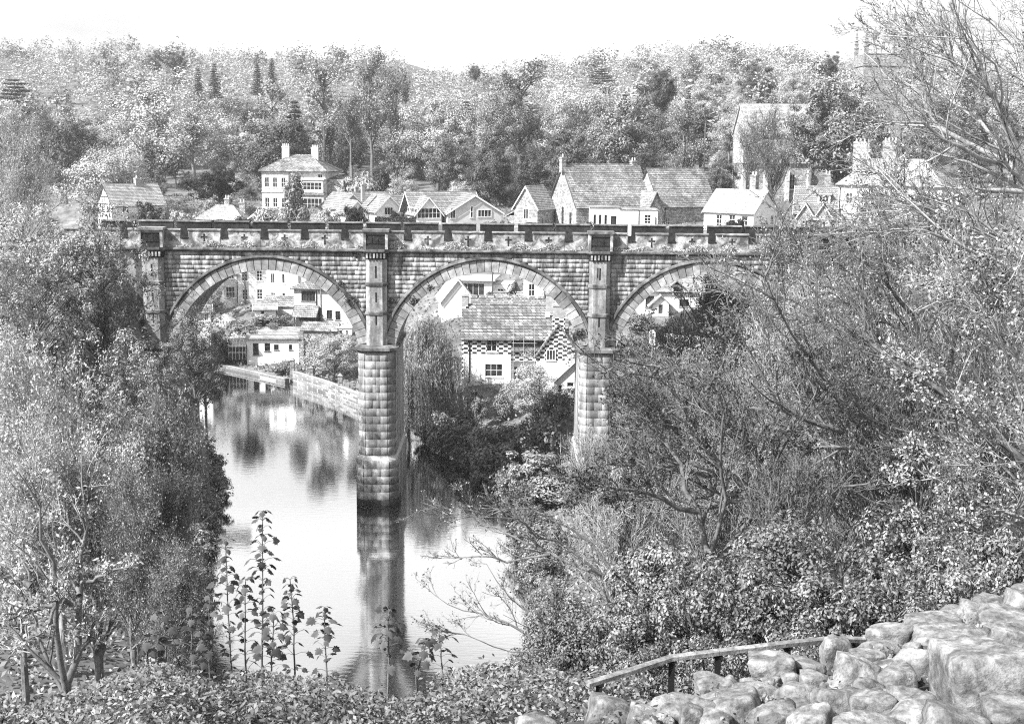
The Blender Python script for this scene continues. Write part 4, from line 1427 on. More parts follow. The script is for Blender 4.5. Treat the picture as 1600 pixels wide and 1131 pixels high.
H.chimney(5.0, 4.2, 6.6, 9.6, 1.0, .9, 2, M['rubble_dark'])
# tall right-hand house behind the near branches
p = at(1307, 366, 92)
H = House('sash_windowed_house', 'long pale house with rows of sash windows behind the right-hand branches', 'house', p, -30, 'white', 'paleroof')
hr = 7.8
H.block(0, 0, 16, 9, 0, hr, {'f': [(1.2 + i * 2.4, zz, 1.05, 1.7, 2, 3) for i in range(6) for zz in (1.0, 4.9)]}, mat=M['ashlar'])
H.hip(0, 0, 16, 9, hr, 4.0, ov=.4, inset=4.0)
H.chimney(2.2, 4.5, hr + 1.6, hr + 6.8, 2.6, 1.0, 4, M['rubble'])
H.chimney(6.6, 4.8, hr + 3.0, hr + 7.0, 2.2, 1.0, 4, M['rubble'])
H.pipe(.25, -.08, 0, hr)
H.pipe(4.9, -.08, 0, hr)
# wall with gate pier at the right end of the parapet
p = at(1268, 372, 16)
t = thing('gate_wall', 'dark stone wall with a capped gate pier at the right end of the viaduct', 'wall', (p.x, p.y, 22.6))
b = MB()
b.box(-.4, .4, -.4, .4, 0, 3.4)
b.prism([(-.55, -.55), (.55, -.55), (.55, .55), (-.55, .55)], 3.402, 3.75, [(-.4, -.4), (.4, -.4), (.4, .4), (-.4, .4)])
b.build('gate_pier', M['rubble'], t)
b = MB()
b.box(.403, 9, -.2, .2, 0, 2.6)
b.box(.403, 9, -.28, .28, 2.603, 2.8)
b.build('wall', M['rubble_dark'], t)
# church tower top with pinnacles, far right
Y0 = 190
p0, p1 = at(1351, 96, Y0), at(1417, 96, Y0)
wt = p1.x - p0.x
t = thing('church_tower', 'church tower with a plain parapet and tall pinnacles above the right-hand trees', 'church', (p0.x, Y0, 24))
zt = p0.z - 24
b = MB()
b.box(0, wt, 0, wt, -4, zt - 1.0)
b.build('tower', M['rubble_dark'], t)
b = MB()
b.box(-.2, wt + .2, -.2, wt + .2, zt - .998, zt - .6)
b.box(-.1, wt + .1, -.1, .4, zt - .598, zt + 1.6)
b.box(-.1, .4, .402, wt + .1, zt - .598, zt + 1.6)
b.box(wt - .4, wt + .1, .402, wt + .1, zt - .598, zt + 1.6)
b.box(-.2, wt + .2, -.22, .5, zt + 1.602, zt + 1.8)
b.build('parapet', M['rubble_dark'], t)
for (xx, yy) in ((.3, .3), (wt - .4, .3), (.3, wt - .4), (wt - .4, wt - .4)):
    b = MB()
    b.prism([(xx - .45, yy - .45), (xx + .45, yy - .45), (xx + .45, yy + .45), (xx - .45, yy + .45)], zt - .5, zt + 3.4)
    b.prism([(xx - .6, yy - .6), (xx + .6, yy - .6), (xx + .6, yy + .6), (xx - .6, yy + .6)], zt + 3.402, zt + 3.8, [(xx - .4, yy - .4), (xx + .4, yy - .4), (xx + .4, yy + .4), (xx - .4, yy + .4)])
    b.prism([(xx - .4, yy - .4), (xx + .4, yy - .4), (xx + .4, yy + .4), (xx - .4, yy + .4)], zt + 3.802, zt + 7.6, [(xx - .06, yy - .06), (xx + .06, yy - .06), (xx + .06, yy + .06), (xx - .06, yy + .06)])
    for q in range(4):
        zz = zt + 4.3 + q * .8
        e = .5 - q * .1
        b.box(xx - e, xx + e, yy - e, yy + e, zz, zz + .18)
    b.build('pinnacle', M['rubble_dark'], t)
p = at(1406, 60, Y0)
b = MB()
b.tube([(wt * .8, wt * .5, zt), (wt * .8, wt * .5, at(1406, 5, Y0).z - 24)], .5, 8, .08)
b.build('spirelet', M['rubble_dark'], t)
# ------------------------------------------------------------------ the ground, levelled a little under each house, and the river
gx = np.unique(np.concatenate([np.linspace(-1700, -260, 40), np.linspace(-260, -70, 50), np.linspace(-70, 70, 90), np.linspace(70, 260, 50), np.linspace(260, 1700, 40)]))
gy = np.unique(np.concatenate([np.linspace(-320, -126, 20), np.linspace(-126, 110, 150), np.linspace(110, 420, 70), np.linspace(420, 2200, 60)]))
GX, GY = np.meshgrid(gx, gy)
GZ = HT(GX, GY)
nx_, ny_ = len(gx), len(gy)
idx = np.arange(nx_ * ny_).reshape(ny_, nx_)
ground = link('ground', np_mesh('ground', np.stack([GX.ravel(), GY.ravel(), GZ.ravel()], 1),
              [np.stack([idx[:-1, :-1].ravel(), idx[:-1, 1:].ravel(), idx[1:, 1:].ravel(), idx[1:, :-1].ravel()], 1)], True), M['grass'])
tag(ground, 'grassy valley sides rising from the river to the wooded hill', kind='structure')
wb = MB()
wb.poly([(-170, -75, 0), (30, -75, 0), (30, 125, 0), (-170, 125, 0)])
tag(wb.build('river', M['water']), 'smooth bright river passing under the viaduct', kind='structure')

# ------------------------------------------------------------------ plants: growing branches and leaves
def unit(a):
    return a / np.maximum(np.linalg.norm(a, axis=-1, keepdims=True), 1e-9)
def grow(P, R, n, ratio, ang, K, rng, up=0.1, wig=0.15, t0=0.25, t1=1.0, rr=0.6, rmin=0.004, bias=None, keep=None):
    """P (N,k,3) parent paths, R (N,k) radii -> n children on each"""
    N, k = P.shape[:2]
    idx = np.repeat(np.arange(N), n)
    if keep is not None: idx = idx[rng.random(len(idx)) < keep]
    m = len(idx)
    t = rng.uniform(t0, t1, m)
    f = t * (k - 1)
    i0 = np.minimum(f.astype(int), k - 2)
    fr = (f - i0)[:, None]
    A, B = P[idx, i0], P[idx, i0 + 1]
    pos = A + (B - A) * fr
    tan = unit(B - A)
    pr = R[idx, i0] * (1 - fr[:, 0]) + R[idx, i0 + 1] * fr[:, 0]
    perp = unit(np.cross(tan, rng.normal(size=(m, 3))))
    a = rng.normal(ang, ang * .25, m)[:, None]
    d = np.cos(a) * tan + np.sin(a) * perp
    d[:, 2] += up
    if bias is not None: d += np.asarray(bias)
    d = unit(d)
    plen = np.linalg.norm(np.diff(P, axis=1), axis=2).sum(1)[idx]
    L = plen * ratio * (1.15 - .6 * t) * rng.uniform(.6, 1.25, m)
    Q = np.empty((m, K, 3))
    Q[:, 0] = pos
    for j in range(1, K):
        d = unit(d + rng.normal(size=(m, 3)) * wig + np.array([0, 0, up * .3]))
        Q[:, j] = Q[:, j - 1] + d * (L / (K - 1))[:, None]
    r0 = np.maximum(pr * rr, rmin)
    RR = np.maximum(r0[:, None] * np.linspace(1, .35, K)[None], rmin * .7)
    return Q, RR
def tubes(P, R, sides=3):
    N, K = P.shape[:2]
    T = np.empty_like(P)
    T[:, 1:-1] = P[:, 2:] - P[:, :-2]
    T[:, 0] = P[:, 1] - P[:, 0]
    T[:, -1] = P[:, -1] - P[:, -2]
    T = unit(T)
    ref = unit(np.array([[.31, .21, .92]]) + 0 * P[:, 0])[:, None, :]
    Aa = np.cross(T, ref)
    bad = np.linalg.norm(Aa, axis=2) < .1
    Aa[bad] = np.cross(T[bad], np.array([1., 0, 0]))
    Aa = unit(Aa)
    Bb = np.cross(T, Aa)
    an = 2 * np.pi * np.arange(sides) / sides
    V = P[:, :, None, :] + R[:, :, None, None] * (Aa[:, :, None, :] * np.cos(an)[None, None, :, None] + Bb[:, :, None, :] * np.sin(an)[None, None, :, None])
    idx = np.arange(N * K * sides).reshape(N, K, sides)
    nx = np.roll(idx, -1, 2)
    Fq = np.stack([idx[:, :-1], nx[:, :-1], nx[:, 1:], idx[:, 1:]], -1).reshape(-1, 4)
    return V.reshape(-1, 3), Fq
class Geo:
    def __init__(s): s.V, s.F, s.n = [], [], 0
    def add(s, V, Fq):
        s.V.append(V)
        s.F.append(Fq + s.n)
        s.n += len(V)
    def mesh(s, name, smooth=False):
        return np_mesh(name, np.concatenate(s.V), [np.concatenate(s.F)], smooth)
def leaves(pos, nrm, size, rng, asp=.55):
    m = len(pos)
    nrm = unit(nrm)
    t = unit(np.cross(nrm, rng.normal(size=(m, 3))))
    b = np.cross(nrm, t)
    s = size[:, None] if hasattr(size, '__len__') else size
    V = np.stack([pos - t * s, pos - b * s * asp + nrm * s * .12, pos + t * s, pos + b * s * asp + nrm * s * .12], 1)
    return V.reshape(-1, 3), np.arange(4 * m).reshape(m, 4)
def rdir(rng, m):
    return unit(rng.normal(size=(m, 3)))

def clump_tree(seed, h, w, base, ncl, nlf, cr, ls, up=.5, top=1.0, trunk_r=.02, lean=0.0, squash=.75):
    """a leafy tree: trunk and limbs reaching leaf clumps spread through an uneven crown"""
    rng = np.random.default_rng(seed)
    d = rdir(rng, ncl)
    r = rng.random(ncl) ** .38
    lob = 1 + .16 * np.sin(d[:, 0] * 4 + seed) + .14 * np.sin(d[:, 1] * 5 + d[:, 2] * 3 + seed * 2) + rng.normal(0, .05, ncl)
    cz = (h + base) / 2
    c = d * (r * lob)[:, None] * np.array([w / 2 - cr * .6, w / 2 - cr * .6, (h - base) / 2 - cr * .5])
    zrel = c[:, 2] / ((h - base) / 2)
    c[:, :2] *= np.where(zrel > 0, 1 - .25 * (1 - top) - (1 - top) * zrel, 1.0)[:, None]
    c[:, 2] += cz
    tr = Geo()
    K = 7
    z = np.linspace(-.8, h * .78, K)
    tp = np.stack([np.cumsum(rng.normal(0, w * .012, K)) + lean * z / h * w, np.cumsum(rng.normal(0, w * .012, K)), z], 1)
    trad = h * trunk_r * np.linspace(1.15, .28, K)
    tr.add(*tubes(tp[None], trad[None], 8))
    sel = np.arange(ncl)[: max(10, int(ncl * .7))]
    zt = np.clip(c[sel, 2] - np.hypot(c[sel, 0], c[sel, 1]) * rng.uniform(.5, 1.0, len(sel)), base * .75, h * .72)
    k = np.interp(zt, z, np.arange(K))
    i0 = np.minimum(k.astype(int), K - 2)
    st = tp[i0] + (tp[i0 + 1] - tp[i0]) * (k - i0)[:, None]
    mid = (st + c[sel]) / 2 + rng.normal(0, w * .03, (len(sel), 3)) + np.array([0, 0, .04 * h])
    s_ = np.linspace(0, 1, 5)[None, :, None]
    LP = (1 - s_) ** 2 * st[:, None] + 2 * s_ * (1 - s_) * mid[:, None] + s_ ** 2 * c[sel][:, None]
    r0 = np.interp(zt, z, trad) * rng.uniform(.25, .5, len(sel))
    LR = np.maximum(r0[:, None] * np.linspace(1, .2, 5), .02)
    tr.add(*tubes(LP, LR, 4))
    n = ncl * nlf
    ci = np.repeat(np.arange(ncl), nlf)
    dd = rdir(rng, n)
    crr = cr * rng.uniform(.55, 1.25, ncl)
    rr_ = crr[ci] * rng.random(n) ** .4
    pos = c[ci] + dd * rr_[:, None] * np.array([1, 1, squash])
    cdir = unit(c - np.array([0, 0, (h * .45 + base * .55)]))
    nrm = dd * 1.1 + cdir[ci] * .45 + np.array([0, 0, up]) + rng.normal(0, .27, (n, 3))
    lf = Geo()
    lf.add(*leaves(pos, nrm, ls * rng.uniform(.6, 1.3, n), rng))
    return tr.mesh('trunk'), lf.mesh('crown'), h, w
def bare_tree(seed, h, w, n1=16, n2=7, n3=6, nl=0, ls=.12, base=.25, up=.22, trunk_r=.016, ang=.7, forks=1, leafjit=.25, tk=1.0):
    """a tree in bud: fine branching twigs, few leaves"""
    rng = np.random.default_rng(seed)
    K = 8
    P, R = [], []
    for q in range(forks):
        z = np.linspace(-.8, h * rng.uniform(.78, .9), K)
        ln = rng.uniform(-.18, .18, 2) * w if forks > 1 else (0, 0)
        P.append(np.stack([np.cumsum(rng.normal(0, w * .012, K)) + ln[0] * (np.clip(z, 0, None) / h) ** 1.3, np.cumsum(rng.normal(0, w * .012, K)) + ln[1] * (np.clip(z, 0, None) / h) ** 1.3, z], 1))
        R.append(h * trunk_r * np.linspace(1.1, .2, K))
    P, R = np.array(P), np.array(R)
    tr, cr_ = Geo(), Geo()
    tr.add(*tubes(P, R, 7))
    P1, R1 = grow(P, R, n1, w / h * .62, ang, 7, rng, up, .12, base, .98, .5, .03 * tk)
    tr.add(*tubes(P1, R1, 5))
    P2, R2 = grow(P1, R1, n2, .5, .7, 5, rng, up * .7, .16, .2, 1.0, .55, .014 * tk)
    cr_.add(*tubes(P2, R2, 3))
    P3, R3 = grow(P2, R2, n3, .5, .65, 4, rng, up * .6, .18, .15, 1.0, .6, .009 * tk)
    cr_.add(*tubes(P3, R3, 3))
    if nl:
        m = len(P3)
        idx = rng.integers(0, m, nl)
        pos = P3[idx, rng.integers(1, 4, nl)] + rng.normal(0, leafjit, (nl, 3))
        lf = Geo()
        lf.add(*leaves(pos, rng.normal(0, .7, (nl, 3)) + np.array([0, 0, .6]), ls * rng.uniform(.6, 1.3, nl), rng))
        return tr.mesh('trunk'), cr_.mesh('twigs'), lf.mesh('crown'), h, w
    return tr.mesh('trunk'), cr_.mesh('twigs'), None, h, w
def conifer(seed, h, w, tiers, nlf, ls, cedar=False):
    rng = np.random.default_rng(seed)
    tr = Geo()
    z = np.linspace(-.5, h * .96, 6)
    tr.add(*tubes(np.stack([0 * z, 0 * z, z], 1)[None], (h * .018 * np.linspace(1.1, .1, 6))[None], 6))
    pos, nrm, LPs = [], [], []
    for i in range(tiers):
        f = (i + .5) / tiers
        zz = h * (.12 + .86 * f) if not cedar else h * (.4 + .58 * f)
        rad_ = (w / 2) * ((1 - f) ** .8 + .06) if not cedar else (w / 2) * (1 - .45 * f) * rng.uniform(.6, 1.1)
        nb = 9 if not cedar else 5
        for j in range(nb):
            a = rng.uniform(0, 2 * math.pi)
            rl = rad_ * rng.uniform(.75, 1.15)
            m = nlf
            s_ = rng.random(m) ** .7
            q = np.stack([np.cos(a) * s_ * rl, np.sin(a) * s_ * rl, zz - s_ * rl * (.35 if not cedar else -.05)], 1) + rng.normal(0, rl * .10 + .1, (m, 3)) * np.array([1, 1, .5 if not cedar else .3])
            pos.append(q)
            nrm.append(rng.normal(0, .5, (m, 3)) + np.array([np.cos(a) * .5, np.sin(a) * .5, .8]))
            LPs.append(np.stack([np.linspace(0, math.cos(a) * rl, 3), np.linspace(0, math.sin(a) * rl, 3), np.linspace(zz, zz - rl * .3 * (0 if cedar else 1), 3)], 1))
    LPs = np.array(LPs)
    tr.add(*tubes(LPs, np.full(LPs.shape[:2], h * .004), 3))
    pos, nrm = np.concatenate(pos), np.concatenate(nrm)
    lf = Geo()
    lf.add(*leaves(pos, nrm, ls * rng.uniform(.6, 1.3, len(pos)), rng, .4))
    return tr.mesh('trunk'), lf.mesh('crown'), h, w
def willow(seed, h, w, nb, nf, ls):
    rng = np.random.default_rng(seed)
    tr = Geo()
    K = 6
    z = np.linspace(-.8, h * .6, K)
    P = np.stack([np.cumsum(rng.normal(0, .1, K)), np.cumsum(rng.normal(0, .1, K)), z], 1)[None]
    R = (h * .035 * np.linspace(1.1, .5, K))[None]
    tr.add(*tubes(P, R, 8))
    st = P[0][rng.integers(3, K, nb)]
    a = rng.uniform(0, 2 * math.pi, nb)
    rl = w / 2 * rng.random(nb) ** .5
    top = h * (1 - .42 * (rl / (w / 2)) ** 2) * rng.uniform(.86, 1.0, nb)
    end = np.stack([np.cos(a) * rl, np.sin(a) * rl, top], 1)
    s_ = np.linspace(0, 1, 6)[None, :, None]
    mid = st + (end - st) * np.array([.35, .35, .9])
    LP = (1 - s_) ** 2 * st[:, None] + 2 * s_ * (1 - s_) * mid[:, None] + s_ ** 2 * end[:, None]
    tr.add(*tubes(LP, np.full(LP.shape[:2], .05) * np.linspace(2, .5, 6), 4))
    # hanging switches, each a curve of narrow leaves
    m = nb * nf
    bi = np.repeat(np.arange(nb), nf)
    root = LP[bi, rng.integers(3, 6, m)] + rng.normal(0, .55, (m, 3)) * np.array([1, 1, .3])
    L = np.minimum(rng.uniform(.25, .8, m) * h * .8, root[:, 2] - rng.uniform(.0, h * .25, m))
    out = unit(np.stack([root[:, 0], root[:, 1], 0 * L], 1)) * rng.uniform(.1, .7, m)[:, None]
    nl = 26
    u = np.linspace(0, 1, nl)[None, :]
    pos = root[:, None, :] + out[:, None, :] * np.sqrt(u)[..., None] + np.stack([0 * u + 0 * L[:, None], 0 * u + 0 * L[:, None], -u * L[:, None]], -1) + rng.normal(0, .05, (m, nl, 3))
    pos = pos.reshape(-1, 3)
    nrm = np.stack([pos[:, 0], pos[:, 1], 0 * pos[:, 0]], 1)
    nrm = unit(nrm) + rng.normal(0, .5, pos.shape) + np.array([0, 0, .25])
    nrm = unit(nrm)
    t = unit(np.array([[0, 0, -1.0]]) - nrm * (-nrm[:, 2:3]) + rng.normal(0, .15, pos.shape))
    b = np.cross(nrm, t)
    s = (ls * rng.uniform(.7, 1.3, len(pos)))[:, None]
    V = np.stack([pos - t * s, pos - b * s * .2, pos + t * s, pos + b * s * .2], 1).reshape(-1, 3)
    lf = Geo()
    lf.add(V, np.arange(len(V)).reshape(-1, 4))
    return tr.mesh('trunk'), lf.mesh('crown'), h, w

PROTO = {}
def proto(kind, *variants): PROTO[kind] = variants
proto('round', *[clump_tree(10 + i, 18, 16, 2.0, 80, 210, 1.95, .18, top=.8) for i in range(3)])
proto('dense', *[clump_tree(20 + i, 15, 15, .8, 90, 200, 1.6, .19, up=.6, top=.85) for i in range(2)])
proto('tall', *[clump_tree(30 + i, 24, 13, 4.5, 75, 90, 1.7, .25, top=.7) for i in range(2)])
proto('winter', *[bare_tree(40 + i, 24, 13, 22, 8, 5, 5200, .2, base=.3, leafjit=.45, tk=3.5) for i in range(3)])
proto('budding', *[bare_tree(50 + i, 14, 14, 18, 8, 6, 2500, .16, base=.18, ang=.8, forks=3, leafjit=.3, tk=2.6) for i in range(2)])
proto('conifer', conifer(60, 16, 6, 16, 24, .34))
proto('cedar', conifer(61, 16, 16, 7, 110, .4, True))
proto('far', *[clump_tree(70 + i, 16, 16, .6, 55, 210, 2.2, .21, top=.85, up=.6) for i in range(4)])
proto('farbare', *[bare_tree(75 + i, 18, 11, 15, 6, 3, 900, .42, base=.2, leafjit=.7, tk=5) for i in range(2)])
proto('bush', *[clump_tree(80 + i, 3.2, 4.4, .0, 70, 60, .55, .13, up=.55, top=.9, trunk_r=.014) for i in range(3)])
proto('yew', clump_tree(85, 6, 9, .6, 110, 70, .95, .2, up=.5, top=.9, trunk_r=.03))
proto('column', clump_tree(86, 6, 3.4, .0, 80, 60, .55, .13, up=.3, top=.6, trunk_r=.014, squash=1.2))
proto('willow', willow(90, 13, 10, 60, 26, .19))
COUNT = {}
TALL = dict(round=1.15, dense=1.1, tall=1.8, winter=2.1, budding=1.3, conifer=2.6, cedar=1.1, far=1.2, farbare=1.7, bush=1.1, yew=.85, column=3.6, willow=2.3, leftbig=1.6, lefttwig=1.6, righttwig=1.3, laurel=1.0)
def plant(kind, x, y, z, h, w, label, name='tree', leaf='leaf_mid', group=None, cat=None, rot=None, bark='bark', twig='twig', var=None):
    vs = PROTO[kind]
    COUNT[kind] = COUNT.get(kind, -1) + 1
    q = vs[(COUNT[kind] if var is None else var) % len(vs)]
    H0, W0 = q[-2], q[-1]
    t = thing(name, label, cat or ('tree' if name.endswith('tree') else 'shrub'), (x, y, z), RNG.uniform(0, 6.28) if rot is None else rot, group)
    t.scale = (w / W0, w / W0, h / H0)
    if len(q) == 4:
        link('trunk', q[0], M[bark], t)
        link('crown', q[1], M[leaf], t)
    else:
        link('trunk', q[0], M[bark], t)
        link('branches', q[1], M[twig], t)
        if q[2] is not None: link('crown', q[2], M[leaf], t)
    return t
def put(kind, u, vtop, wpx, Y, label, name='tree', leaf='leaf_mid', base=None, **k):
    """crown top at pixel (u, vtop) at depth Y; the foot stands on the terrain there"""
    q = at(u, vtop, Y)
    z = hz(q.x, Y) if base is None else base
    h = max(q.z - z, 1.0)
    w = wpx * mpp(Y, q.z)
    hm = w * TALL.get(kind, 1.3)
    t = plant(kind, q.x, Y, q.z - min(h, hm), min(h, hm), w, label, name, leaf, **k)
    if h > hm + .4:                                # a longer bole down to the slope
        tr_ = [c for c in t.children if c.name.startswith('trunk')][0]
        rr = max(.06, hm * .017)
        mb = MB()
        mb.tube([(0, 0, -(h - hm) - .3), (rr * .3, 0, -(h - hm) * .5), (0, 0, hm * .12)], rr * 1.25, 7, rr)
        o = mb.build('bole', M[k.get('bark', 'bark')], t)
        o.scale = tuple(1 / s for s in t.scale)
    return t

# ---- wood behind the village: the trees one can tell apart
put('dense', 428, 178, 140, 178, 'big dark round-headed tree right behind the square villa', 'broadleaf_tree', 'leaf_dark')
put('yew', 341, 258, 74, 140, 'squat black yew left of the square villa', 'yew_tree', 'leaf_black')
put('round', 245, 102, 200, 215, 'very broad pale spreading tree tallest in the left half of the wood', 'broadleaf_tree', 'leaf_pale')
put('round', 165, 214, 160, 140, 'pale domed tree just above the half-timbered cottage', 'broadleaf_tree', 'leaf_pale')
put('winter', 300, 150, 120, 200, 'thin open tree between the broad pale tree and the dark round one', 'budding_tree', 'leaf_pale')
put('winter', 505, 96, 130, 225, 'tall open-branched tree directly above the square villa', 'budding_tree', 'leaf_pale', bark='bark')
put('winter', 580, 84, 100, 222, 'tallest thin tree with dark upright limbs right of the villa', 'budding_tree', 'leaf_mid')
put('winter', 548, 128, 70, 205, 'slender tree with a dark bare trunk between the two tallest thin trees', 'budding_tree', 'leaf_mid')
put('winter', 618, 120, 80, 235, 'slim half-bare tree at the left edge of the pale leafy dome', 'budding_tree', 'leaf_mid')
put('round', 684, 140, 130, 172, 'tall pale leafy dome above the row of bungalows', 'broadleaf_tree', 'leaf_pale')
put('dense', 700, 205, 90, 160, 'darker bushy tree at the foot of the pale leafy dome', 'broadleaf_tree', 'leaf_mid')
put('winter', 815, 98, 150, 200, 'wide fan of bare upright branches in the middle of the wood', 'budding_tree', 'leaf_mid')
put('round', 775, 128, 110, 188, 'mid-grey leafy tree left of the fan of bare branches', 'broadleaf_tree', 'leaf_mid')
put('round', 905, 118, 130, 212, 'pale topped tree right of the fan of bare branches', 'broadleaf_tree', 'leaf_pale')
put('dense', 968, 136, 150, 180, 'large leafy tree behind the old stone hall roof', 'broadleaf_tree', 'leaf_mid')
put('dense', 890, 200, 100, 150, 'dark bushy tree just left of the stone hall ridge', 'broadleaf_tree', 'leaf_dark')
put('dense', 835, 232, 80, 140, 'dark low tree above the small stone lodge', 'broadleaf_tree', 'leaf_dark')
put('dense', 765, 222, 100, 150, 'dark bushy tree behind the broad front gable of the large bungalow', 'broadleaf_tree', 'leaf_dark')
put('cedar', 942, 106, 40, 300, 'dark flat-topped cedar breaking the line of pale crowns', 'cedar_tree', 'leaf_dark')
put('dense', 1034, 104, 70, 260, 'dark compact tree right of the cedar', 'broadleaf_tree', 'leaf_dark')
put('winter', 1080, 58, 90, 330, 'bare spreading tree on the skyline bump right of centre', 'budding_tree', 'leaf_pale')
put('dense', 1183, 96, 76, 270, 'dark domed tree on the slope above the chapel roof', 'broadleaf_tree', 'leaf_dark')
put('round', 1105, 122, 60, 240, 'pale ball of a tree left of the dark dome above the chapel', 'broadleaf_tree', 'leaf_pale')
put('round', 1158, 138, 64, 215, 'pale rounded tree below the dark dome above the chapel', 'broadleaf_tree', 'leaf_pale')
put('round', 1142, 168, 68, 190, 'lowest of the pale rounded trees left of the chapel roof', 'broadleaf_tree', 'leaf_pale')
put('round', 1240, 105, 70, 250, 'faint pale tree right of the dark dome above the chapel', 'broadleaf_tree', 'leaf_pale')
put('winter', 1070, 170, 90, 150, 'thin dark-twigged tree between the stone hall and the chapel', 'budding_tree', 'leaf_mid')
put('conifer', 1076, 140, 24, 200, 'small dark fir between the pale rounded trees', 'fir_tree', 'leaf_dark')
put('dense', 1325, 104, 200, 132, 'huge leafy tree right of the chapel roof', 'broadleaf_tree', 'leaf_mid')
put('dense', 1272, 150, 110, 130, 'left shoulder of leaves of a tree against the chapel roof', 'broadleaf_tree', 'leaf_mid')
put('dense', 1300, 82, 40, 330, 'small dark tree on the skyline left of the church tower', 'broadleaf_tree', 'leaf_dark')
put('budding', 1212, 190, 105, 112, 'bare dark tree standing in front of the chapel', 'budding_tree', 'leaf_mid', twig='bark')
put('budding', 1176, 205, 80, 132, 'second bare tree at the left corner of the chapel', 'budding_tree', 'leaf_mid', twig='bark')
put('dense', 1128, 250, 60, 128, 'low dark tree at the left foot of the chapel', 'broadleaf_tree', 'leaf_dark')
put('column', 461, 262, 50, 116, 'drooping grey-leaved shrub in front of the square villa', 'weeping_tree', 'leaf_mid', cat='tree')
put('cedar', 22, 122, 60, 300, 'flat layered cedar at the far left edge', 'cedar_tree', 'leaf_dark')
put('dense', 275, 76, 46, 520, 'dark clump of a pine on the skyline above the broad pale tree', 'pine_tree', 'leaf_dark')
put('dense', 240, 82, 34, 540, 'smaller dark pine left of the skyline clump', 'pine_tree', 'leaf_dark')
put('conifer', 309, 104, 22, 430, 'dark pointed fir below the skyline clump of pines', 'fir_tree', 'leaf_dark')
put('conifer', 334, 98, 24, 430, 'dark fir with a loose top right of the pointed fir', 'fir_tree', 'leaf_dark')
put('conifer', 402, 96, 22, 440, 'dark narrow fir midway along the left hillside', 'fir_tree', 'leaf_dark')
put('conifer', 424, 90, 20, 460, 'dark fir uphill of the narrow fir on the left hillside', 'fir_tree', 'leaf_dark')
put('conifer', 633, 116, 18, 300, 'small dark fir among the thin trees right of the villa', 'fir_tree', 'leaf_dark')
put('dense', 742, 100, 26, 460, 'dark little tree on the skyline dip', 'broadleaf_tree', 'leaf_dark')
put('dense', 534, 80, 16, 520, 'tiny dark tree on the skyline above the tall thin trees', 'broadleaf_tree', 'leaf_dark')

# ---- hillside wood behind them, tree after tree
rng = np.random.default_rng(11)
spots = []
for Y in np.concatenate([np.arange(238, 330, 13), np.arange(330, 720, 17)]):
    halfw = (Y + 120) * .46
    step = 16.5 if Y < 330 else 19.0
    x = -halfw + rng.uniform(0, step)
    while x < halfw:
        spots.append((x, Y + rng.uniform(-6, 6)))
        x += step * rng.uniform(.75, 1.4)
lean = {}
n_ind = 0
far_geo = {'leaf_pale': Geo(), 'leaf_mid': Geo()}
FARV = []
for q in PROTO['far']:
    me = q[1]
    v = np.empty(len(me.vertices) * 3, np.float32)
    me.vertices.foreach_get('co', v)
    FARV.append(v.reshape(-1, 4, 3))
def zone(x, Y):
    u = x / (Y + 120) * 2064 + 800
    side = 'above the half-timbered cottage' if u < 330 else 'above the square villa' if u < 560 else 'above the bungalows' if u < 820 else 'above the stone hall' if u < 1100 else 'around the chapel and church tower'
    return side, ('low on the hill' if Y < 285 else 'high on the hill')
for (x, Y) in spots:
    near = Y < 330
    zs_, zh_ = zone(x, Y)
    zt = hz(x, Y)
    h = rng.uniform(9, 20) if near else rng.uniform(10, 18)
    w = h * rng.uniform(.95, 1.35)
    pick = rng.random()
    if near and n_ind < 290:
        n_ind += 1
        if pick < .26:
            plant('farbare', x, Y, zt - .2, h * 1.25, w * .8, 'thin half-bare tree %s %s' % (zh_, zs_), 'budding_tree', 'leaf_far_pale', group='half-bare trees %s %s' % (zh_, zs_), twig='twig')
        elif pick < .70:
            plant('far', x, Y, zt - .2, h, w, 'pale bushy crown %s %s' % (zh_, zs_), 'broadleaf_tree', 'leaf_far_pale', group='pale trees %s %s' % (zh_, zs_))
        elif pick < .94:
            plant('far', x, Y, zt - .2, h, w, 'mid-grey bushy crown %s %s' % (zh_, zs_), 'broadleaf_tree', 'leaf_far_mid', group='mid-grey trees %s %s' % (zh_, zs_))
        else:
            plant('conifer', x, Y, zt - .2, h * 1.1, w * .42, 'dark fir spire %s %s' % (zh_, zs_), 'fir_tree', 'leaf_dark', group='firs %s %s' % (zh_, zs_))
    else:
        q = FARV[rng.integers(0, 4)]
        keep = rng.random(len(q)) < .036
        a = rng.uniform(0, 6.28)
        v = q[keep] * np.array([w / 16, w / 16, h / 16])
        ctr = v.mean(1, keepdims=True)
        v = ctr + (v - ctr) * 2.4
        rot = np.array([[math.cos(a), -math.sin(a), 0], [math.sin(a), math.cos(a), 0], [0, 0, 1]])
        v = v @ rot.T + np.array([x, Y, zt])
        g = far_geo['leaf_pale' if pick < .8 else 'leaf_mid']
        g.add(v.reshape(-1, 3), np.arange(len(v) * 4).reshape(-1, 4))
for k_, g in far_geo.items():
    tag(link('distant_wood', g.mesh('distant_wood'), M[k_.replace('leaf_', 'leaf_far_')]), 'far wood closing the skyline in ' + ('pale' if k_ == 'leaf_pale' else 'greyer') + ' misty crowns', 'wood', kind='stuff')

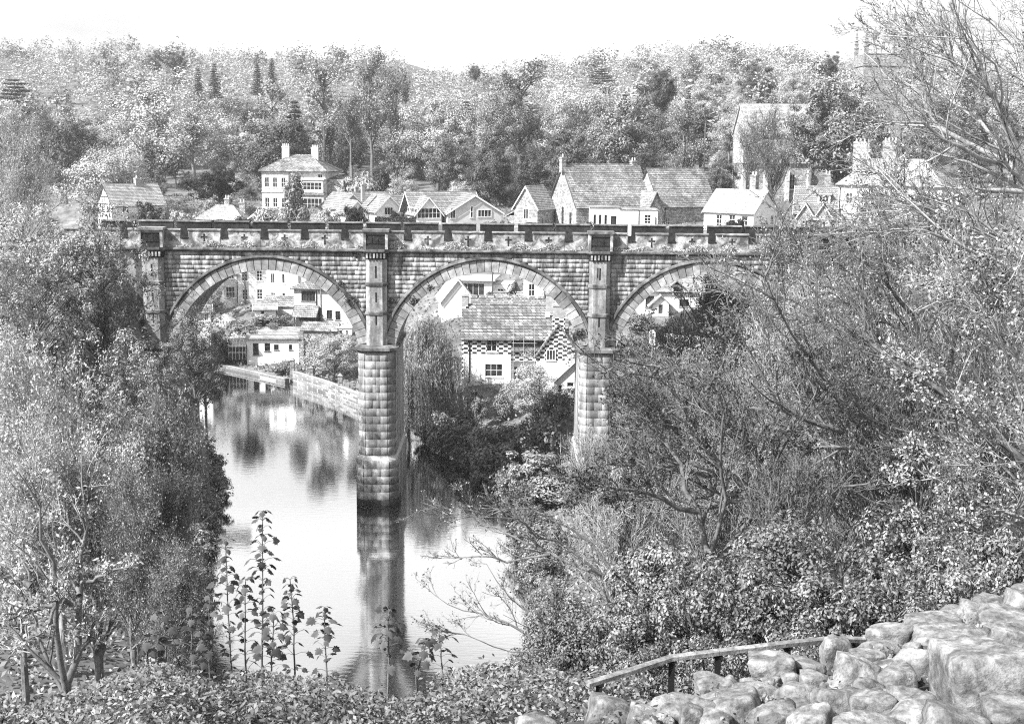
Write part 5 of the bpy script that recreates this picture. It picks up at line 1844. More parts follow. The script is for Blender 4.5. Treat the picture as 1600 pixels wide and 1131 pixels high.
# understorey filling the park behind the houses
for Y in (128, 146, 165, 186, 207, 228):
    halfw = (Y + 120) * .44
    x = -halfw + rng.uniform(0, 6)
    while x < halfw:
        u_ = x / (Y + 120) * 2064 + 800
        if not (Y < 175 and (400 < u_ < 560 or 1120 < u_ < 1270)) and not (Y < 140 and 520 < u_ < 1340):
            h = rng.uniform(3.5, 8)
            pk = rng.random()
            zs_, zh_ = zone(x, Y)
            if pk < .75:
                plant('far', x, Y + rng.uniform(-6, 6), hz(x, Y) - .3, h, h * rng.uniform(1.1, 1.6), ('mid-grey' if pk < .45 else 'pale') + ' low bushy tree in the park ' + zs_, 'broadleaf_tree', 'leaf_far_mid' if pk < .45 else 'leaf_far_pale', group='low trees in the park ' + zs_ + (' mid-grey' if pk < .45 else ' pale'))
            else:
                plant('farbare', x, Y + rng.uniform(-6, 6), hz(x, Y) - .3, h * 2, h * 1.2, 'slim half-bare tree in the park ' + zs_, 'budding_tree', 'leaf_far_mid', group='slim half-bare trees in the park ' + zs_)
        x += rng.uniform(6, 12)

# ---- gardens between the houses above the viaduct
put('bush', 553, 318, 44, 92, 'black clipped cypress bush in front of the leftmost bungalow', 'bush', 'leaf_black')
put('bush', 622, 327, 28, 88, 'small dark ball bush between the bungalows', 'bush', 'leaf_black')
put('bush', 770, 342, 60, 70, 'dark wide bush below the broad bungalow gable', 'bush', 'leaf_dark')
put('bush', 1150, 338, 44, 84, 'dark spiky bush against the white cottage by the track', 'bush', 'leaf_black')
put('bush', 925, 343, 54, 78, 'dark bush in front of the white flat-roofed annexe', 'bush', 'leaf_dark')
put('bush', 228, 312, 56, 108, 'mid-grey bush in front of the half-timbered cottage roof', 'bush', 'leaf_dark')
put('bush', 285, 325, 50, 115, 'pale loose bush right of the half-timbered cottage', 'bush', 'leaf_pale')
put('bush', 425, 318, 60, 112, 'pale flowering bush left of the drooping shrub', 'bush', 'leaf_pale')
put('bush', 510, 322, 46, 108, 'pale bush in front of the villa bay windows', 'bush', 'leaf_pale')
put('bush', 565, 345, 36, 40, 'pale domed bush rising over the far parapet', 'bush', 'leaf_pale')
put('bush', 500, 340, 60, 80, 'low mid-grey bush beside the pale domed bush', 'bush', 'leaf_mid')
put('bush', 380, 335, 60, 96, 'dark bush behind the hipped cottage', 'bush', 'leaf_dark')
put('bush', 258, 336, 80, 92, 'dark low bush at the left end of the parapet', 'bush', 'leaf_dark')
put('bush', 560, 266, 60, 150, 'loose pale bush right of the villa wall', 'bush', 'leaf_pale')
put('bush', 600, 262, 50, 160, 'dark ivy-clad stump in the trees right of the villa', 'bush', 'leaf_dark')
put('bush', 330, 312, 50, 125, 'pale bush under the black yew', 'bush', 'leaf_mid')
p = at(590, 340, 90)
def hedge_run(name, label, p0, p1, h, th, leaf, n, ls):
    rng = np.random.default_rng(int(abs(p0[0] * 7 + p0[1] * 3)) + 5)
    a, b_ = np.array(p0[:3], float), np.array(p1[:3], float)
    d = b_ - a
    L = np.linalg.norm(d[:2])
    nn = np.array([-d[1], d[0], 0]) / L
    t = thing(name, label, 'hedge', tuple(a))
    u, v, z = rng.random(n), rng.uniform(-.5, .5, n), rng.random(n)
    f = rng.integers(0, 3, n)
    z = np.where(f == 0, 1.0 - rng.random(n) * .12, z)
    v = np.where(f == 1, -.5 + rng.random(n) * .15, v)
    v = np.where(f == 2, .5 - rng.random(n) * .15, v)
    pos = d[None] * u[:, None] + nn[None] * (v * th)[:, None] + np.array([0, 0, 1])[None] * (z * h + .08 * np.sin(u * L * 2.1))[:, None]
    nrm = np.where(f[:, None] == 0, np.array([[0, 0, 1.]]), np.where(f[:, None] == 1, -nn[None], nn[None])) + rng.normal(0, .5, (n, 3))
    g = Geo()
    g.add(*leaves(pos, nrm, ls * rng.uniform(.7, 1.3, n), rng))
    link('foliage', g.mesh('foliage'), M[leaf], t)
    q = MB()
    e = nn * th * .42
    q.prism([tuple((-e)[:2]), tuple((d - e)[:2]), tuple((d + e)[:2]), tuple(e[:2])], -.6, h * .93)
    q.build('stems', M['hedge_core'], t)
    return t
hedge_run('clipped_hedge', 'dark square-clipped hedge in front of the two-gabled bungalow', at(586, 354, 84), at(650, 354, 84), 1.4, 1.0, 'leaf_dark', 2600, .13)
hedge_run('clipped_hedge', 'dark clipped hedge below the hipped cottage', at(300, 356, 60), at(380, 356, 60), 1.0, 1.0, 'leaf_black', 2600, .12)
hedge_run('clipped_hedge', 'low dark hedge running along behind the parapet below the stone lodge', at(820, 362, 40), at(905, 364, 40), 1.0, .8, 'leaf_dark', 2600, .11)

# ---- riverside planting seen through the arches
put('willow', 664, 484, 128, 30, 'great weeping willow hanging over the river under the middle arch', 'willow_tree', 'leaf_mid')
put('willow', 640, 556, 70, 24, 'lower curtain of willow at the water edge beside the central pier', 'willow_tree', 'leaf_mid', base=.2)
put('column', 694, 548, 34, 30, 'dark upright conifer bush between willow and chequered house', 'bush', 'leaf_black')
for (u, v, w_, Y, lf, lab) in (
    (730, 640, 90, 18, 'leaf_mid', 'leafy bank shrub under the chequered house garden'),
    (690, 640, 60, 22, 'leaf_mid', 'leafy shrub hanging over the river right of the willow'),
    (790, 655, 90, 12, 'leaf_mid', 'pale leafy shrub on the bank below the garden steps'),
    (840, 640, 90, 10, 'leaf_mid', 'leafy shrub against the left side of the right-hand pier'),
    (770, 690, 100, 8, 'leaf_mid', 'wide shrub overhanging the black water'),
    (840, 700, 110, 3, 'leaf_mid', 'thick shrub at the foot of the right-hand pier'),
    (880, 740, 110, -4, 'leaf_mid', 'bushy shrub in front of the right-hand pier'),
    (665, 655, 50, 26, 'leaf_dark', 'small dark shrub at the willow foot'),
    (870, 600, 60, 20, 'leaf_mid', 'loose shrub before the garden room'),
    (760, 660, 60, 14, 'leaf_pale', 'pale spring shrub midway along the garden bank')):
    put('bush', u, v, w_, Y, lab, 'bush', lf)
put('round', 838, 552, 110, 22, 'pale airy tree in front of the chequered gable', 'broadleaf_tree', 'leaf_pale')
put('bush', 742, 606, 30, 28, 'small clipped bush left of the garden path', 'bush', 'leaf_dark')
put('bush', 752, 618, 34, 26, 'rounded garden bush left of the steps', 'bush', 'leaf_mid')
put('bush', 790, 612, 40, 27, 'low garden bush right of the path', 'bush', 'leaf_mid')
put('bush', 765, 455, 30, 72, 'dark shrub on the terrace below the flat-roofed house', 'bush', 'leaf_dark')
put('bush', 745, 458, 26, 74, 'small dark shrub beside the flat-roofed house', 'bush', 'leaf_dark')
put('bush', 790, 425, 60, 96, 'shrub hanging at the top of the middle arch', 'bush', 'leaf_dark')
put('bush', 740, 422, 60, 100, 'shrub above the flat-roofed house', 'bush', 'leaf_dark')
put('round', 520, 512, 100, 58, 'pale blossoming tree on the river wall in the left arch', 'broadleaf_tree', 'leaf_pale')
put('bush', 490, 540, 40, 62, 'pale shrub left of the blossoming tree', 'bush', 'leaf_pale')
put('bush', 440, 562, 40, 66, 'low mixed shrub in front of the riverside bungalow', 'bush', 'leaf_mid')
put('bush', 385, 482, 60, 92, 'dark shrub below the terraced house', 'bush', 'leaf_dark')
put('bush', 420, 490, 70, 80, 'broad mid-grey shrub left of the timber summerhouse', 'bush', 'leaf_mid')
put('bush', 385, 500, 60, 78, 'leafy shrub above the riverside bungalow roof', 'bush', 'leaf_mid')
put('dense', 330, 440, 60, 84, 'dense tree just inside the left arch', 'broadleaf_tree', 'leaf_mid')
put('bush', 335, 515, 60, 74, 'dark shrub left of the glass lean-to', 'bush', 'leaf_dark')
put('bush', 540, 520, 40, 66, 'small shrub above the river wall by the central pier', 'bush', 'leaf_mid')
put('bush', 490, 478, 30, 82, 'small shrub on the porch side of the stone house', 'bush', 'leaf_mid')
put('dense', 1100, 440, 110, 66, 'dark tangled tree right of the thatched cottage', 'broadleaf_tree', 'leaf_dark')
put('willow', 1085, 475, 100, 46, 'dark drooping tree in front of the thatched cottage', 'willow_tree', 'leaf_dark')
put('bush', 1000, 490, 60, 55, 'pale shrub below the thatched cottage wall', 'bush', 'leaf_mid')
put('bush', 985, 520, 60, 44, 'shrub beside the white gate post', 'bush', 'leaf_mid')
put('bush', 1040, 500, 60, 50, 'dark shrub between cottage and long outbuilding', 'bush', 'leaf_dark')
put('dense', 1180, 470, 130, 44, 'leafy tree behind the right-hand bare branches', 'broadleaf_tree', 'leaf_mid')

rng = np.random.default_rng(17)
def bank_row(pts, lo, hi, off, label, group, leafs, step=2.0):
    pts = [np.array(q, float) for q in pts]
    for a, b_ in zip(pts[:-1], pts[1:]):
        L = np.linalg.norm(b_ - a)
        nrm = np.array([(b_ - a)[1], -(b_ - a)[0]]) / L
        for s_ in np.arange(0, L, step):
            q = a + (b_ - a) * (s_ / L) + nrm * rng.uniform(.0, 1.0) * off
            h = rng.uniform(lo, hi)
            plant('bush', q[0], q[1], max(-.1, hz(q[0], q[1]) - .3), h, h * rng.uniform(1.2, 1.7), label, 'bush', leafs[rng.integers(0, len(leafs))], group)
bank_row([(-19.5, -52), (-22, -40), (-25.5, -22), (-28.8, -6), (-29.5, 3), (-35, 18), (-44, 40)], 1.4, 3.6, 1.1, 'bushy shrub overhanging the left edge of the river below the trees', 'shrubs along the left bank', ['leaf_mid', 'leaf_speck', 'leaf_mid'], 1.4)
bank_row([(-3, 16.5), (.4, 0), (1.8, -20), (1.8, -36), (.2, -48)], 1.6, 3.2, -1.5, 'leafy shrub crowding the right edge of the river under the bare boughs', 'shrubs along the right bank', ['leaf_mid', 'leaf_mid', 'leaf_dark'])
# ---- weeds on the cornice ledge of the viaduct
rng = np.random.default_rng(3)
n = 15000
xx = rng.uniform(PX[0] - 2, PX[3] + 2, n)
pat = np.sin(xx * .9) + np.sin(xx * 2.3 + 1) + rng.normal(0, .5, n)
xx = xx[pat > -.2]
ok = np.min(np.abs(xx[:, None] - np.array(PX)[None]), 1) > 1.25
xx = xx[ok]
hh = .62 * (.5 + .5 * np.sin(xx * 1.7 + 2 * np.sin(xx * .31))) + .12
pos = np.stack([xx, rng.uniform(-.34, -.1, len(xx)), 23.93 + rng.random(len(xx)) * hh], 1)
g = Geo()
g.add(*leaves(pos, rng.normal(0, .6, pos.shape) + np.array([0, -.6, .5]), .075 * rng.uniform(.6, 1.6, len(xx)), rng, .35))
tag(link('ledge_weeds', g.mesh('ledge_weeds'), M['leaf_pale']), 'pale weeds and grass growing along the viaduct ledge', 'weeds', kind='stuff')
for j, (u, v, s_) in enumerate(((800, 455, .8), (742, 470, 0), (548, 470, .9), (530, 445, .6), (648, 470, .7), (672, 450, .5), (905, 520, .8), (556, 398, .5), (612, 470, .5))):
    if not s_: continue
    q = at(u, v, -.15)
    m = int(160 * s_)
    pos = np.array(q) + rng.normal(0, .32 * s_, (m, 3)) * np.array([1, .25, .9])
    g = Geo()
    g.add(*leaves(pos, rng.normal(0, .6, pos.shape) + np.array([0, -.7, .4]), .1 * rng.uniform(.6, 1.4, m), rng))
    where = ['right haunch of the middle arch', '', 'right haunch of the left arch', 'crown side of the left arch', 'left haunch of the middle arch', 'upper left of the middle arch', 'right foot of the middle arch', 'wall left of the central turret', 'wall right of the central turret'][j]
    tag(link('wall_plant', g.mesh('wall_plant'), M['leaf_dark']), 'dark tuft rooted in the stone at the ' + where, 'plant', 'tufts growing on the viaduct')
# ------------------------------------------------------------------ near trees on the left bank; pale leaves paint in a white edge fade
proto('leftbig', *[clump_tree(100 + i, 24, 20, 1.0, 210, 95, 1.45, .19, up=.6, top=.85, trunk_r=.016) for i in range(2)])
proto('lefttwig', *[bare_tree(110 + i, 16, 16, 20, 9, 7, 15000, .13, base=.12, ang=.8, forks=3, leafjit=.4, up=.25, tk=1.9) for i in range(2)])
proto('righttwig', *[bare_tree(120 + i, 14, 17, 22, 8, 4, 5500, .13, base=.06, ang=.75, forks=4, leafjit=.3, up=.2, tk=3.2) for i in range(3)])
put('leftbig', 150, 300, 190, -11, 'great clumpy sycamore hiding the left end of the viaduct', 'broadleaf_tree', 'leaf_mid')
put('leftbig', 300, 462, 110, -14, 'lower leafy tree leaning over the water in front of the left pier', 'broadleaf_tree', 'leaf_mid')
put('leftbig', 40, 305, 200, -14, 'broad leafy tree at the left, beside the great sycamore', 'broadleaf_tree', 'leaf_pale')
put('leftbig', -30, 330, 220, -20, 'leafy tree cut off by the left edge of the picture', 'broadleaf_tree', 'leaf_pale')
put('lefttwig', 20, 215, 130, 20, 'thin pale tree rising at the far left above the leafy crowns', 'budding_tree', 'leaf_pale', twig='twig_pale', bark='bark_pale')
put('leftbig', 190, 500, 200, -26, 'middle leafy tree below the great sycamore', 'broadleaf_tree', 'leaf_mid')
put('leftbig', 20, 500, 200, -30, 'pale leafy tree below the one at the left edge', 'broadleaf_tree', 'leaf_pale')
put('lefttwig', 235, 625, 230, -46, 'wide twiggy tree filling the lower left beside the bright water', 'budding_tree', 'leaf_mid', twig='twig')
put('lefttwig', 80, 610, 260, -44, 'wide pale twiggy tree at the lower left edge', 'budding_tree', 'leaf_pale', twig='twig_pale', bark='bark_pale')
put('lefttwig', 265, 745, 130, -56, 'dark bushy tree at the water edge left of the saplings', 'budding_tree', 'leaf_dark')
put('lefttwig', 200, 800, 160, -62, 'low thicket tree under the wide twiggy tree', 'budding_tree', 'leaf_mid')
put('leftbig', 195, 620, 150, -34, 'leafy tree filling the bank below the left pier', 'broadleaf_tree', 'leaf_mid')
put('lefttwig', 140, 690, 240, -58, 'pale twiggy tree in the middle of the lower left thicket', 'budding_tree', 'leaf_pale', twig='twig_pale')
put('lefttwig', 262, 700, 130, -36, 'twiggy tree with its crown against the bright water', 'budding_tree', 'leaf_mid')
put('lefttwig', 270, 860, 160, -76, 'dark low thicket behind the leftmost seedlings', 'budding_tree', 'leaf_mid')
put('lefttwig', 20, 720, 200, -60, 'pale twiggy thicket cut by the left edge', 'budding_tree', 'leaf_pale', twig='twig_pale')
put('leftbig', 318, 520, 76, -6, 'small leafy crown overhanging the water under the left arch', 'broadleaf_tree', 'leaf_mid')

def limb_tree(name, label, limbs, Y, leaf, twig, bark, seed, n2=10, n3=7, n4=5, nl=0, ls=.06, r0=.09, bias=(0, 0, .1), spread=2.0, rl=.42, rmin=.004, side=0.0):
    """a tree whose main limbs run through given points at real distances; twigs are grown from them"""
    rng = np.random.default_rng(seed)
    org = None
    Ps, Rs = [], []
    for li, lm in enumerate(limbs):
        pts = []
        for j, q in enumerate(lm):
            u, v = q[0], q[1]
            yy = (q[2] if len(q) > 2 else Y)
            pts.append(np.array(at(u, v, yy)))
        pts = np.array(pts)
        if len(lm[0]) < 3:
            off = rng.normal(0, spread) * np.linspace(0, 1, len(pts))
            cm = np.array(CAM)
            # bend the limb in depth along its own sight lines so that it is not flat
            pts = cm + (pts - cm) * (1 + off / (Y + 120))[:, None]
        s = np.linspace(0, len(pts) - 1, 9)
        i0 = np.minimum(s.astype(int), len(pts) - 2)
        P = pts[i0] + (pts[i0 + 1] - pts[i0]) * (s - i0)[:, None]
        seg = np.linalg.norm(pts[-1] - pts[0])
        P[1:-1] += rng.normal(0, seg * .012, (7, 3))
        if org is None: org = P[0].copy()
        Ps.append(P - org)
        rr = r0 * (1.0 if li == 0 else rng.uniform(.5, .85))
        Rs.append(rr * np.linspace(1, .1, 9))
    P, R = np.array(Ps), np.array(Rs)
    t = thing(name, label, 'tree', tuple(org))
    tr, tw = Geo(), Geo()
    tr.add(*tubes(P, R, 7))
    P1, R1 = grow(P, R, n2, rl, .65, 7, rng, .05, .13, .12, 1.0, .62, rmin * 2.6, bias)
    tr.add(*tubes(P1, R1, 4))
    P2, R2 = grow(P1, R1, n3, .5, .65, 5, rng, .06, .16, .15, 1.0, .55, rmin * 1.4, np.array(bias) * .6)
    tw.add(*tubes(P2, R2, 3))
    P3, R3 = grow(P2, R2, n4, .55, .6, 4, rng, .08, .18, .1, 1.0, .6, rmin, np.array(bias) * .4)
    tw.add(*tubes(P3, R3, 3))
    link('limbs', tr.mesh('limbs'), M[bark], t)
    link('twigs', tw.mesh('twigs'), M[twig], t)
    if nl:
        idx = rng.integers(0, len(P3), nl)
        pos = P3[idx, rng.integers(1, 4, nl)] + rng.normal(0, ls * 1.2, (nl, 3))
        lf = Geo()
        lf.add(*leaves(pos, rng.normal(0, .8, (nl, 3)) + np.array([0, 0, .5]), ls * rng.uniform(.6, 1.3, nl), rng))
        link('crown', lf.mesh('crown'), M[leaf], t)
    return t

# three bare stems at the lower left
limb_tree('bare_tree', 'tree with dark bare stems forking at the bottom left corner', [
    [(108, 1100), (112, 1040), (122, 960), (126, 880), (130, 790), (128, 700)],
    [(104, 1080), (92, 1000), (84, 920), (76, 850), (58, 780), (30, 740)],
    [(98, 1080), (66, 1010), (56, 960), (44, 905), (24, 860), (8, 840)],
    [(118, 1030), (138, 1000), (145, 980), (158, 940), (150, 900)],
    [(84, 945), (60, 950), (30, 962), (-20, 975)],
    [(48, 915), (20, 900), (-20, 888)],
    [(112, 945), (96, 930), (84, 955), (70, 990), (40, 1000), (10, 1030)],
    [(124, 930), (112, 900), (90, 880)], [(128, 910), (150, 906), (180, 890), (215, 880)]], -82, 'leaf_pale', 'twig_pale', 'bark', 201, 6, 5, 4, 2600, .07, .14, (0, 0, .1), 1.2, .35, .005)

# ---- the tangle on the right bank
for (u, vt, w_, Y, lab, lf) in (
    (1060, 530, 150, 4, 'twiggy tree between the gate post and the pier', 'leaf_mid'),
    (1290, 470, 240, -12, 'twiggy tree against the pale buttress', 'leaf_mid'),
    (1010, 720, 170, -36, 'bushy thicket tree below the right-hand pier', 'leaf_dark'),
    (1150, 640, 230, -36, 'dark budding tree in the heart of the thicket', 'leaf_dark'),
    (1450, 560, 260, -44, 'budding tree halfway along the right-hand slope', 'leaf_mid'),
    (1480, 330, 260, -8, 'tall budding tree right of the gate wall', 'leaf_pale'),
    (930, 700, 120, -20, 'slim thicket tree hiding the foot of the right-hand pier', 'leaf_mid'),
    (1130, 470, 230, 8, 'twiggy tree in front of the right arch', 'leaf_mid'),
    (1240, 400, 230, -2, 'tall twiggy tree covering the right-hand abutment', 'leaf_mid'),
    (1080, 590, 220, -14, 'twiggy tree over the low building right of the pier', 'leaf_mid'),
    (1010, 640, 190, -24, 'thicket tree leaning over the river right of the pier', 'leaf_dark'),
    (1200, 560, 260, -22, 'dense twiggy tree in the middle of the right-hand thicket', 'leaf_mid'),
    (1370, 380, 300, -20, 'large budding tree right of the abutment', 'leaf_mid'),
    (1500, 440, 300, -30, 'large budding tree towards the right edge', 'leaf_pale'),
    (1330, 560, 280, -42, 'dense budding tree low in the right-hand thicket', 'leaf_mid'),
    (1110, 720, 240, -46, 'dark thicket tree above the laurel bushes', 'leaf_dark'),
    (1540, 600, 260, -52, 'leafy budding tree at the right edge above the ruined wall', 'leaf_pale'),
    (1420, 680, 260, -62, 'leafy thicket tree directly above the ruined wall', 'leaf_mid'),
    (960, 760, 170, -52, 'low dark thicket beside the bare boughs over the water', 'leaf_dark'),
    (1240, 760, 240, -66, 'dark thicket tree behind the laurel bushes', 'leaf_dark')):
    put('righttwig', u, vt, w_, Y, lab, 'budding_tree', 'leaf_speck' if lf == 'leaf_mid' else lf, twig='twig' if (u // 10) % 3 else 'twig_pale')
limb_tree('leaning_tree', 'tree with dark limbs leaning up to the left across the thicket', [
    [(1400, 740), (1350, 692), (1290, 665), (1230, 648), (1180, 580), (1140, 500)],
    [(1300, 668), (1290, 630), (1270, 590), (1240, 540)],
    [(1380, 700), (1320, 640), (1260, 560), (1220, 480), (1190, 420)],
    [(1250, 655), (1180, 640), (1110, 610), (1040, 590)],
    [(1360, 700), (1300, 700), (1220, 705), (1150, 690)]], -58, 'leaf_mid', 'twig', 'bark', 211, 12, 8, 6, 5000, .07, .19, (-.12, 0, .2), 3.0, .40, .013)
limb_tree('leaning_tree', 'tree with crossing dark limbs low in the middle of the thicket', [
    [(1240, 880), (1200, 800), (1130, 740), (1080, 690), (1020, 640), (970, 590)],
    [(1190, 790), (1110, 700), (1060, 620), (1000, 560)],
    [(1220, 840), (1200, 760), (1150, 660), (1110, 590)],
    [(1130, 740), (1070, 740), (1010, 730), (940, 720)],
    [(1170, 780), (1090, 790), (1010, 780), (930, 770)]], -60, 'leaf_dark', 'twig', 'bark', 212, 12, 8, 6, 5000, .07, .18, (-.15, 0, .15), 3.0, .40, .013)
limb_tree('leaning_tree', 'tree with long limbs sweeping up left at the right edge of the thicket', [
    [(1660, 760), (1560, 690), (1480, 620), (1400, 560), (1320, 500), (1240, 420)],
    [(1620, 730), (1560, 640), (1500, 590), (1440, 585)],
    [(1600, 700), (1520, 560), (1450, 470), (1380, 380)],
    [(1660, 700), (1600, 590), (1560, 500), (1520, 400)],
    [(1560, 690), (1470, 690), (1380, 660), (1300, 620)]], -62, 'leaf_mid', 'twig', 'bark', 213, 13, 8, 6, 6000, .065, .17, (-.12, 0, .2), 3.0, .42, .013)
limb_tree('leaning_tree', 'tree with black ivy-clad limbs fanning up from the laurels', [
    [(1120, 900), (1090, 800), (1060, 720), (1010, 650), (985, 600)],
    [(1110, 870), (1130, 780), (1120, 700), (1140, 620), (1130, 560)],
    [(1115, 890), (1180, 800), (1210, 720), (1260, 640), (1280, 590)],
    [(1090, 800), (1020, 770), (960, 760), (900, 770)],
    [(1180, 800), (1270, 760), (1340, 760), (1400, 740)]], -64, 'leaf_dark', 'twig', 'bark', 218, 12, 8, 5, 9000, .08, .17, (-.05, 0, .2), 3.0, .38, .013)
limb_tree('leaning_tree', 'tree with dark limbs spread over the sash-windowed house front', [
    [(1500, 640), (1450, 540), (1400, 450), (1340, 400), (1290, 360)],
    [(1480, 600), (1400, 560), (1320, 540), (1240, 470), (1180, 430)],
    [(1490, 620), (1500, 500), (1480, 400), (1440, 330), (1400, 280)],
    [(1450, 540), (1380, 500), (1300, 450), (1230, 400)],
    [(1500, 560), (1560, 460), (1570, 380), (1560, 300)]], -52, 'leaf_speck', 'twig', 'bark', 219, 12, 8, 5, 6000, .07, .18, (-.12, 0, .15), 3.0, .40, .014)
limb_tree('bare_boughs', 'bare boughs reaching left over the bright water', [
    [(960, 905), (900, 885), (850, 862), (800, 842), (760, 822), (715, 818)],
    [(950, 905), (880, 850), (840, 840), (800, 800), (760, 812), (690, 800)],
    [(955, 890), (900, 830), (850, 812), (800, 790), (740, 815), (672, 792)],
    [(860, 866), (800, 878), (740, 870), (690, 872)],
    [(930, 890), (900, 860), (860, 845), (820, 830)]], -72, 'leaf_mid', 'twig', 'bark', 214, 9, 6, 4, 700, .05, .085, (-.2, 0, .12), 1.5, .30, .006)
limb_tree('bare_bush', 'bare twiggy bush spreading left below the boughs over the water', [
    [(870, 1030), (820, 985), (770, 965), (720, 950), (680, 930)],
    [(880, 1030), (830, 960), (790, 930), (760, 880), (735, 880)],
    [(870, 1030), (840, 960), (820, 900), (800, 850)],
    [(860, 1030), (780, 1010), (720, 990), (670, 985)],
    [(880, 1030), (870, 960), (880, 900), (900, 850)],
    [(880, 1030), (920, 970), (940, 900), (950, 850)]], -94, 'leaf_mid', 'twig', 'bark', 215, 9, 6, 4, 1200, .03, .035, (-.1, 0, .2), .8, .32, .003)
limb_tree('overhanging_tree', 'tall bare-branched tree arching in from the right edge against the sky', [
    [(1700, 460), (1600, 285), (1545, 250), (1480, 205), (1440, 160), (1400, 120)],
    [(1680, 400), (1580, 190), (1530, 120), (1500, 50), (1480, -30)],
    [(1690, 420), (1600, 120), (1560, 40), (1540, -40)],
    [(1560, 255), (1500, 230), (1450, 200), (1400, 190), (1340, 182)],
    [(1600, 300), (1540, 300), (1470, 330), (1420, 320), (1370, 300)],
    [(1580, 190), (1500, 100), (1440, 60), (1380, 30)],
    [(1530, 120), (1470, 80), (1400, 55), (1345, 45)],
    [(1690, 440), (1600, 390), (1520, 400), (1450, 370), (1400, 350)],
    [(1600, 285), (1540, 200), (1470, 140), (1400, 80)],
    [(1700, 300), (1620, 60), (1600, -40)],
    [(1700, 520), (1620, 440), (1560, 430), (1480, 450), (1400, 430)]], -86, 'leaf_speck', 'twig', 'bark_pale', 216, 12, 7, 5, 2600, .034, .13, (-.18, 0, .12), 2.2, .40, .006)
limb_tree('budding_tree', 'budding tree at the right edge beneath the arching tree', [
    [(1680, 960), (1640, 800), (1600, 680), (1570, 560), (1540, 470)],
    [(1670, 900), (1600, 760), (1530, 660), (1470, 600)],
    [(1660, 860), (1620, 640), (1610, 540), (1600, 440)],
    [(1640, 820), (1560, 800), (1500, 770), (1440, 740)],
    [(1660, 900), (1580, 860), (1510, 850), (1440, 830)]], -92, 'leaf_speck', 'twig_pale', 'bark_pale', 217, 13, 8, 6, 16000, .045, .07, (-.1, 0, .2), 2.0, .42, .006)

# ---- laurel and privet in the foreground
proto('laurel', *[clump_tree(130 + i, 2.6, 3.4, .0, 130, 75, .36, .055, up=.6, top=.95, trunk_r=.012) for i in range(3)])
for (u, vt, w_, Y, lab, lf) in (
    (900, 930, 150, -97, 'leafy bush left of the handrail end', 'leaf_shrub'),
    (985, 925, 170, -98, 'leafy bush behind the lower end of the handrail', 'leaf_shrub'),
    (1080, 890, 190, -98, 'broad laurel bush behind the middle of the handrail', 'leaf_shrub'),
    (1180, 862, 200, -98, 'tallest laurel bush behind the handrail', 'leaf_shrub'),
    (1290, 880, 200, -99, 'laurel bush behind the upper end of the handrail', 'leaf_shrub'),
    (1390, 890, 190, -99, 'laurel bush above the stones at the rail top', 'leaf_shrub'),
    (1490, 850, 200, -98, 'bright leafed bush above the upper ruined wall', 'leaf_hedge'),
    (1580, 800, 200, -97, 'bright leafed bush at the right edge above the wall', 'leaf_hedge'),
    (1130, 985, 150, -103, 'low dark bush under the handrail', 'leaf_shrub'),
    (1000, 1010, 130, -104, 'low bush at the foot of the first handrail posts', 'leaf_shrub'),
    (1250, 985, 150, -103, 'low bush between the handrail and the rounded stones', 'leaf_shrub'),
    (850, 1010, 120, -101, 'low bush right of the sycamore seedlings', 'leaf_hedge'),
    (1420, 780, 200, -90, 'taller leafy bush behind the laurels', 'leaf_shrub'),
    (1030, 830, 190, -88, 'dark leafy bush behind the laurels on the left', 'leaf_mid'),
    (1220, 800, 210, -88, 'dark leafy bush behind the tallest laurel', 'leaf_mid')):
    put('laurel', u, vt, w_, Y, lab, 'laurel_bush', lf, base=at(u, vt, Y).z - 2.9, cat='bush')
def front_hedge():
    rng = np.random.default_rng(21)
    n = 66000
    u = rng.uniform(-60, 960, n)
    Yv = rng.uniform(-110.6, -103.6, n)
    t = thing('foreground_hedge', 'small-leaved clipped hedge running along the bottom of the view', 'hedge', tuple(at(400, 1120, -108)))
    o = np.array(t.location)
    cm = np.array(CAM)
    def top(x, y):
        # level crest with soft lumps; falls away in front and behind
        z = 27.55 + .16 * np.sin(x * 1.3 + .6) + .12 * np.sin(x * 2.9 + y) + .08 * np.sin(y * 4 + x * 5)
        return z - .035 * np.maximum(0, -x - 1) - .05 * (y + 107) ** 2 * .4 - .22 * np.maximum(0, y + 106)
    x = rng.uniform(-8.0, 1.7, n)
    z = top(x, Yv) - .34 * rng.random(n) ** 1.4 + (rng.random(n) < .06) * rng.uniform(0, .16, n)
    pos = np.stack([x, Yv, z], 1)
    nrm = rng.normal(0, .6, (n, 3)) + np.array([0, -.3, .8])
    g = Geo()
    g.add(*leaves(pos - o, nrm, .03 * rng.uniform(.6, 1.5, n), rng, .5))
    link('foliage', g.mesh('foliage'), M['leaf_hedge'], t)
    xs, ys = np.linspace(-8.2, 1.8, 60), np.linspace(-111.2, -103.2, 34)
    X, Yg = np.meshgrid(xs, ys)
    Z = top(X, Yg) - .36
    Vv = np.stack([X.ravel(), Yg.ravel(), Z.ravel()], 1) - o
    V2 = Vv.copy()
    V2[:, 2] -= 2.5
    ii = np.arange(60 * 34).reshape(34, 60)
    q = np.stack([ii[:-1, :-1].ravel(), ii[:-1, 1:].ravel(), ii[1:, 1:].ravel(), ii[1:, :-1].ravel()], 1)
    link('stems', np_mesh('stems', Vv, [q]), M['hedge_core'], t)
front_hedge()

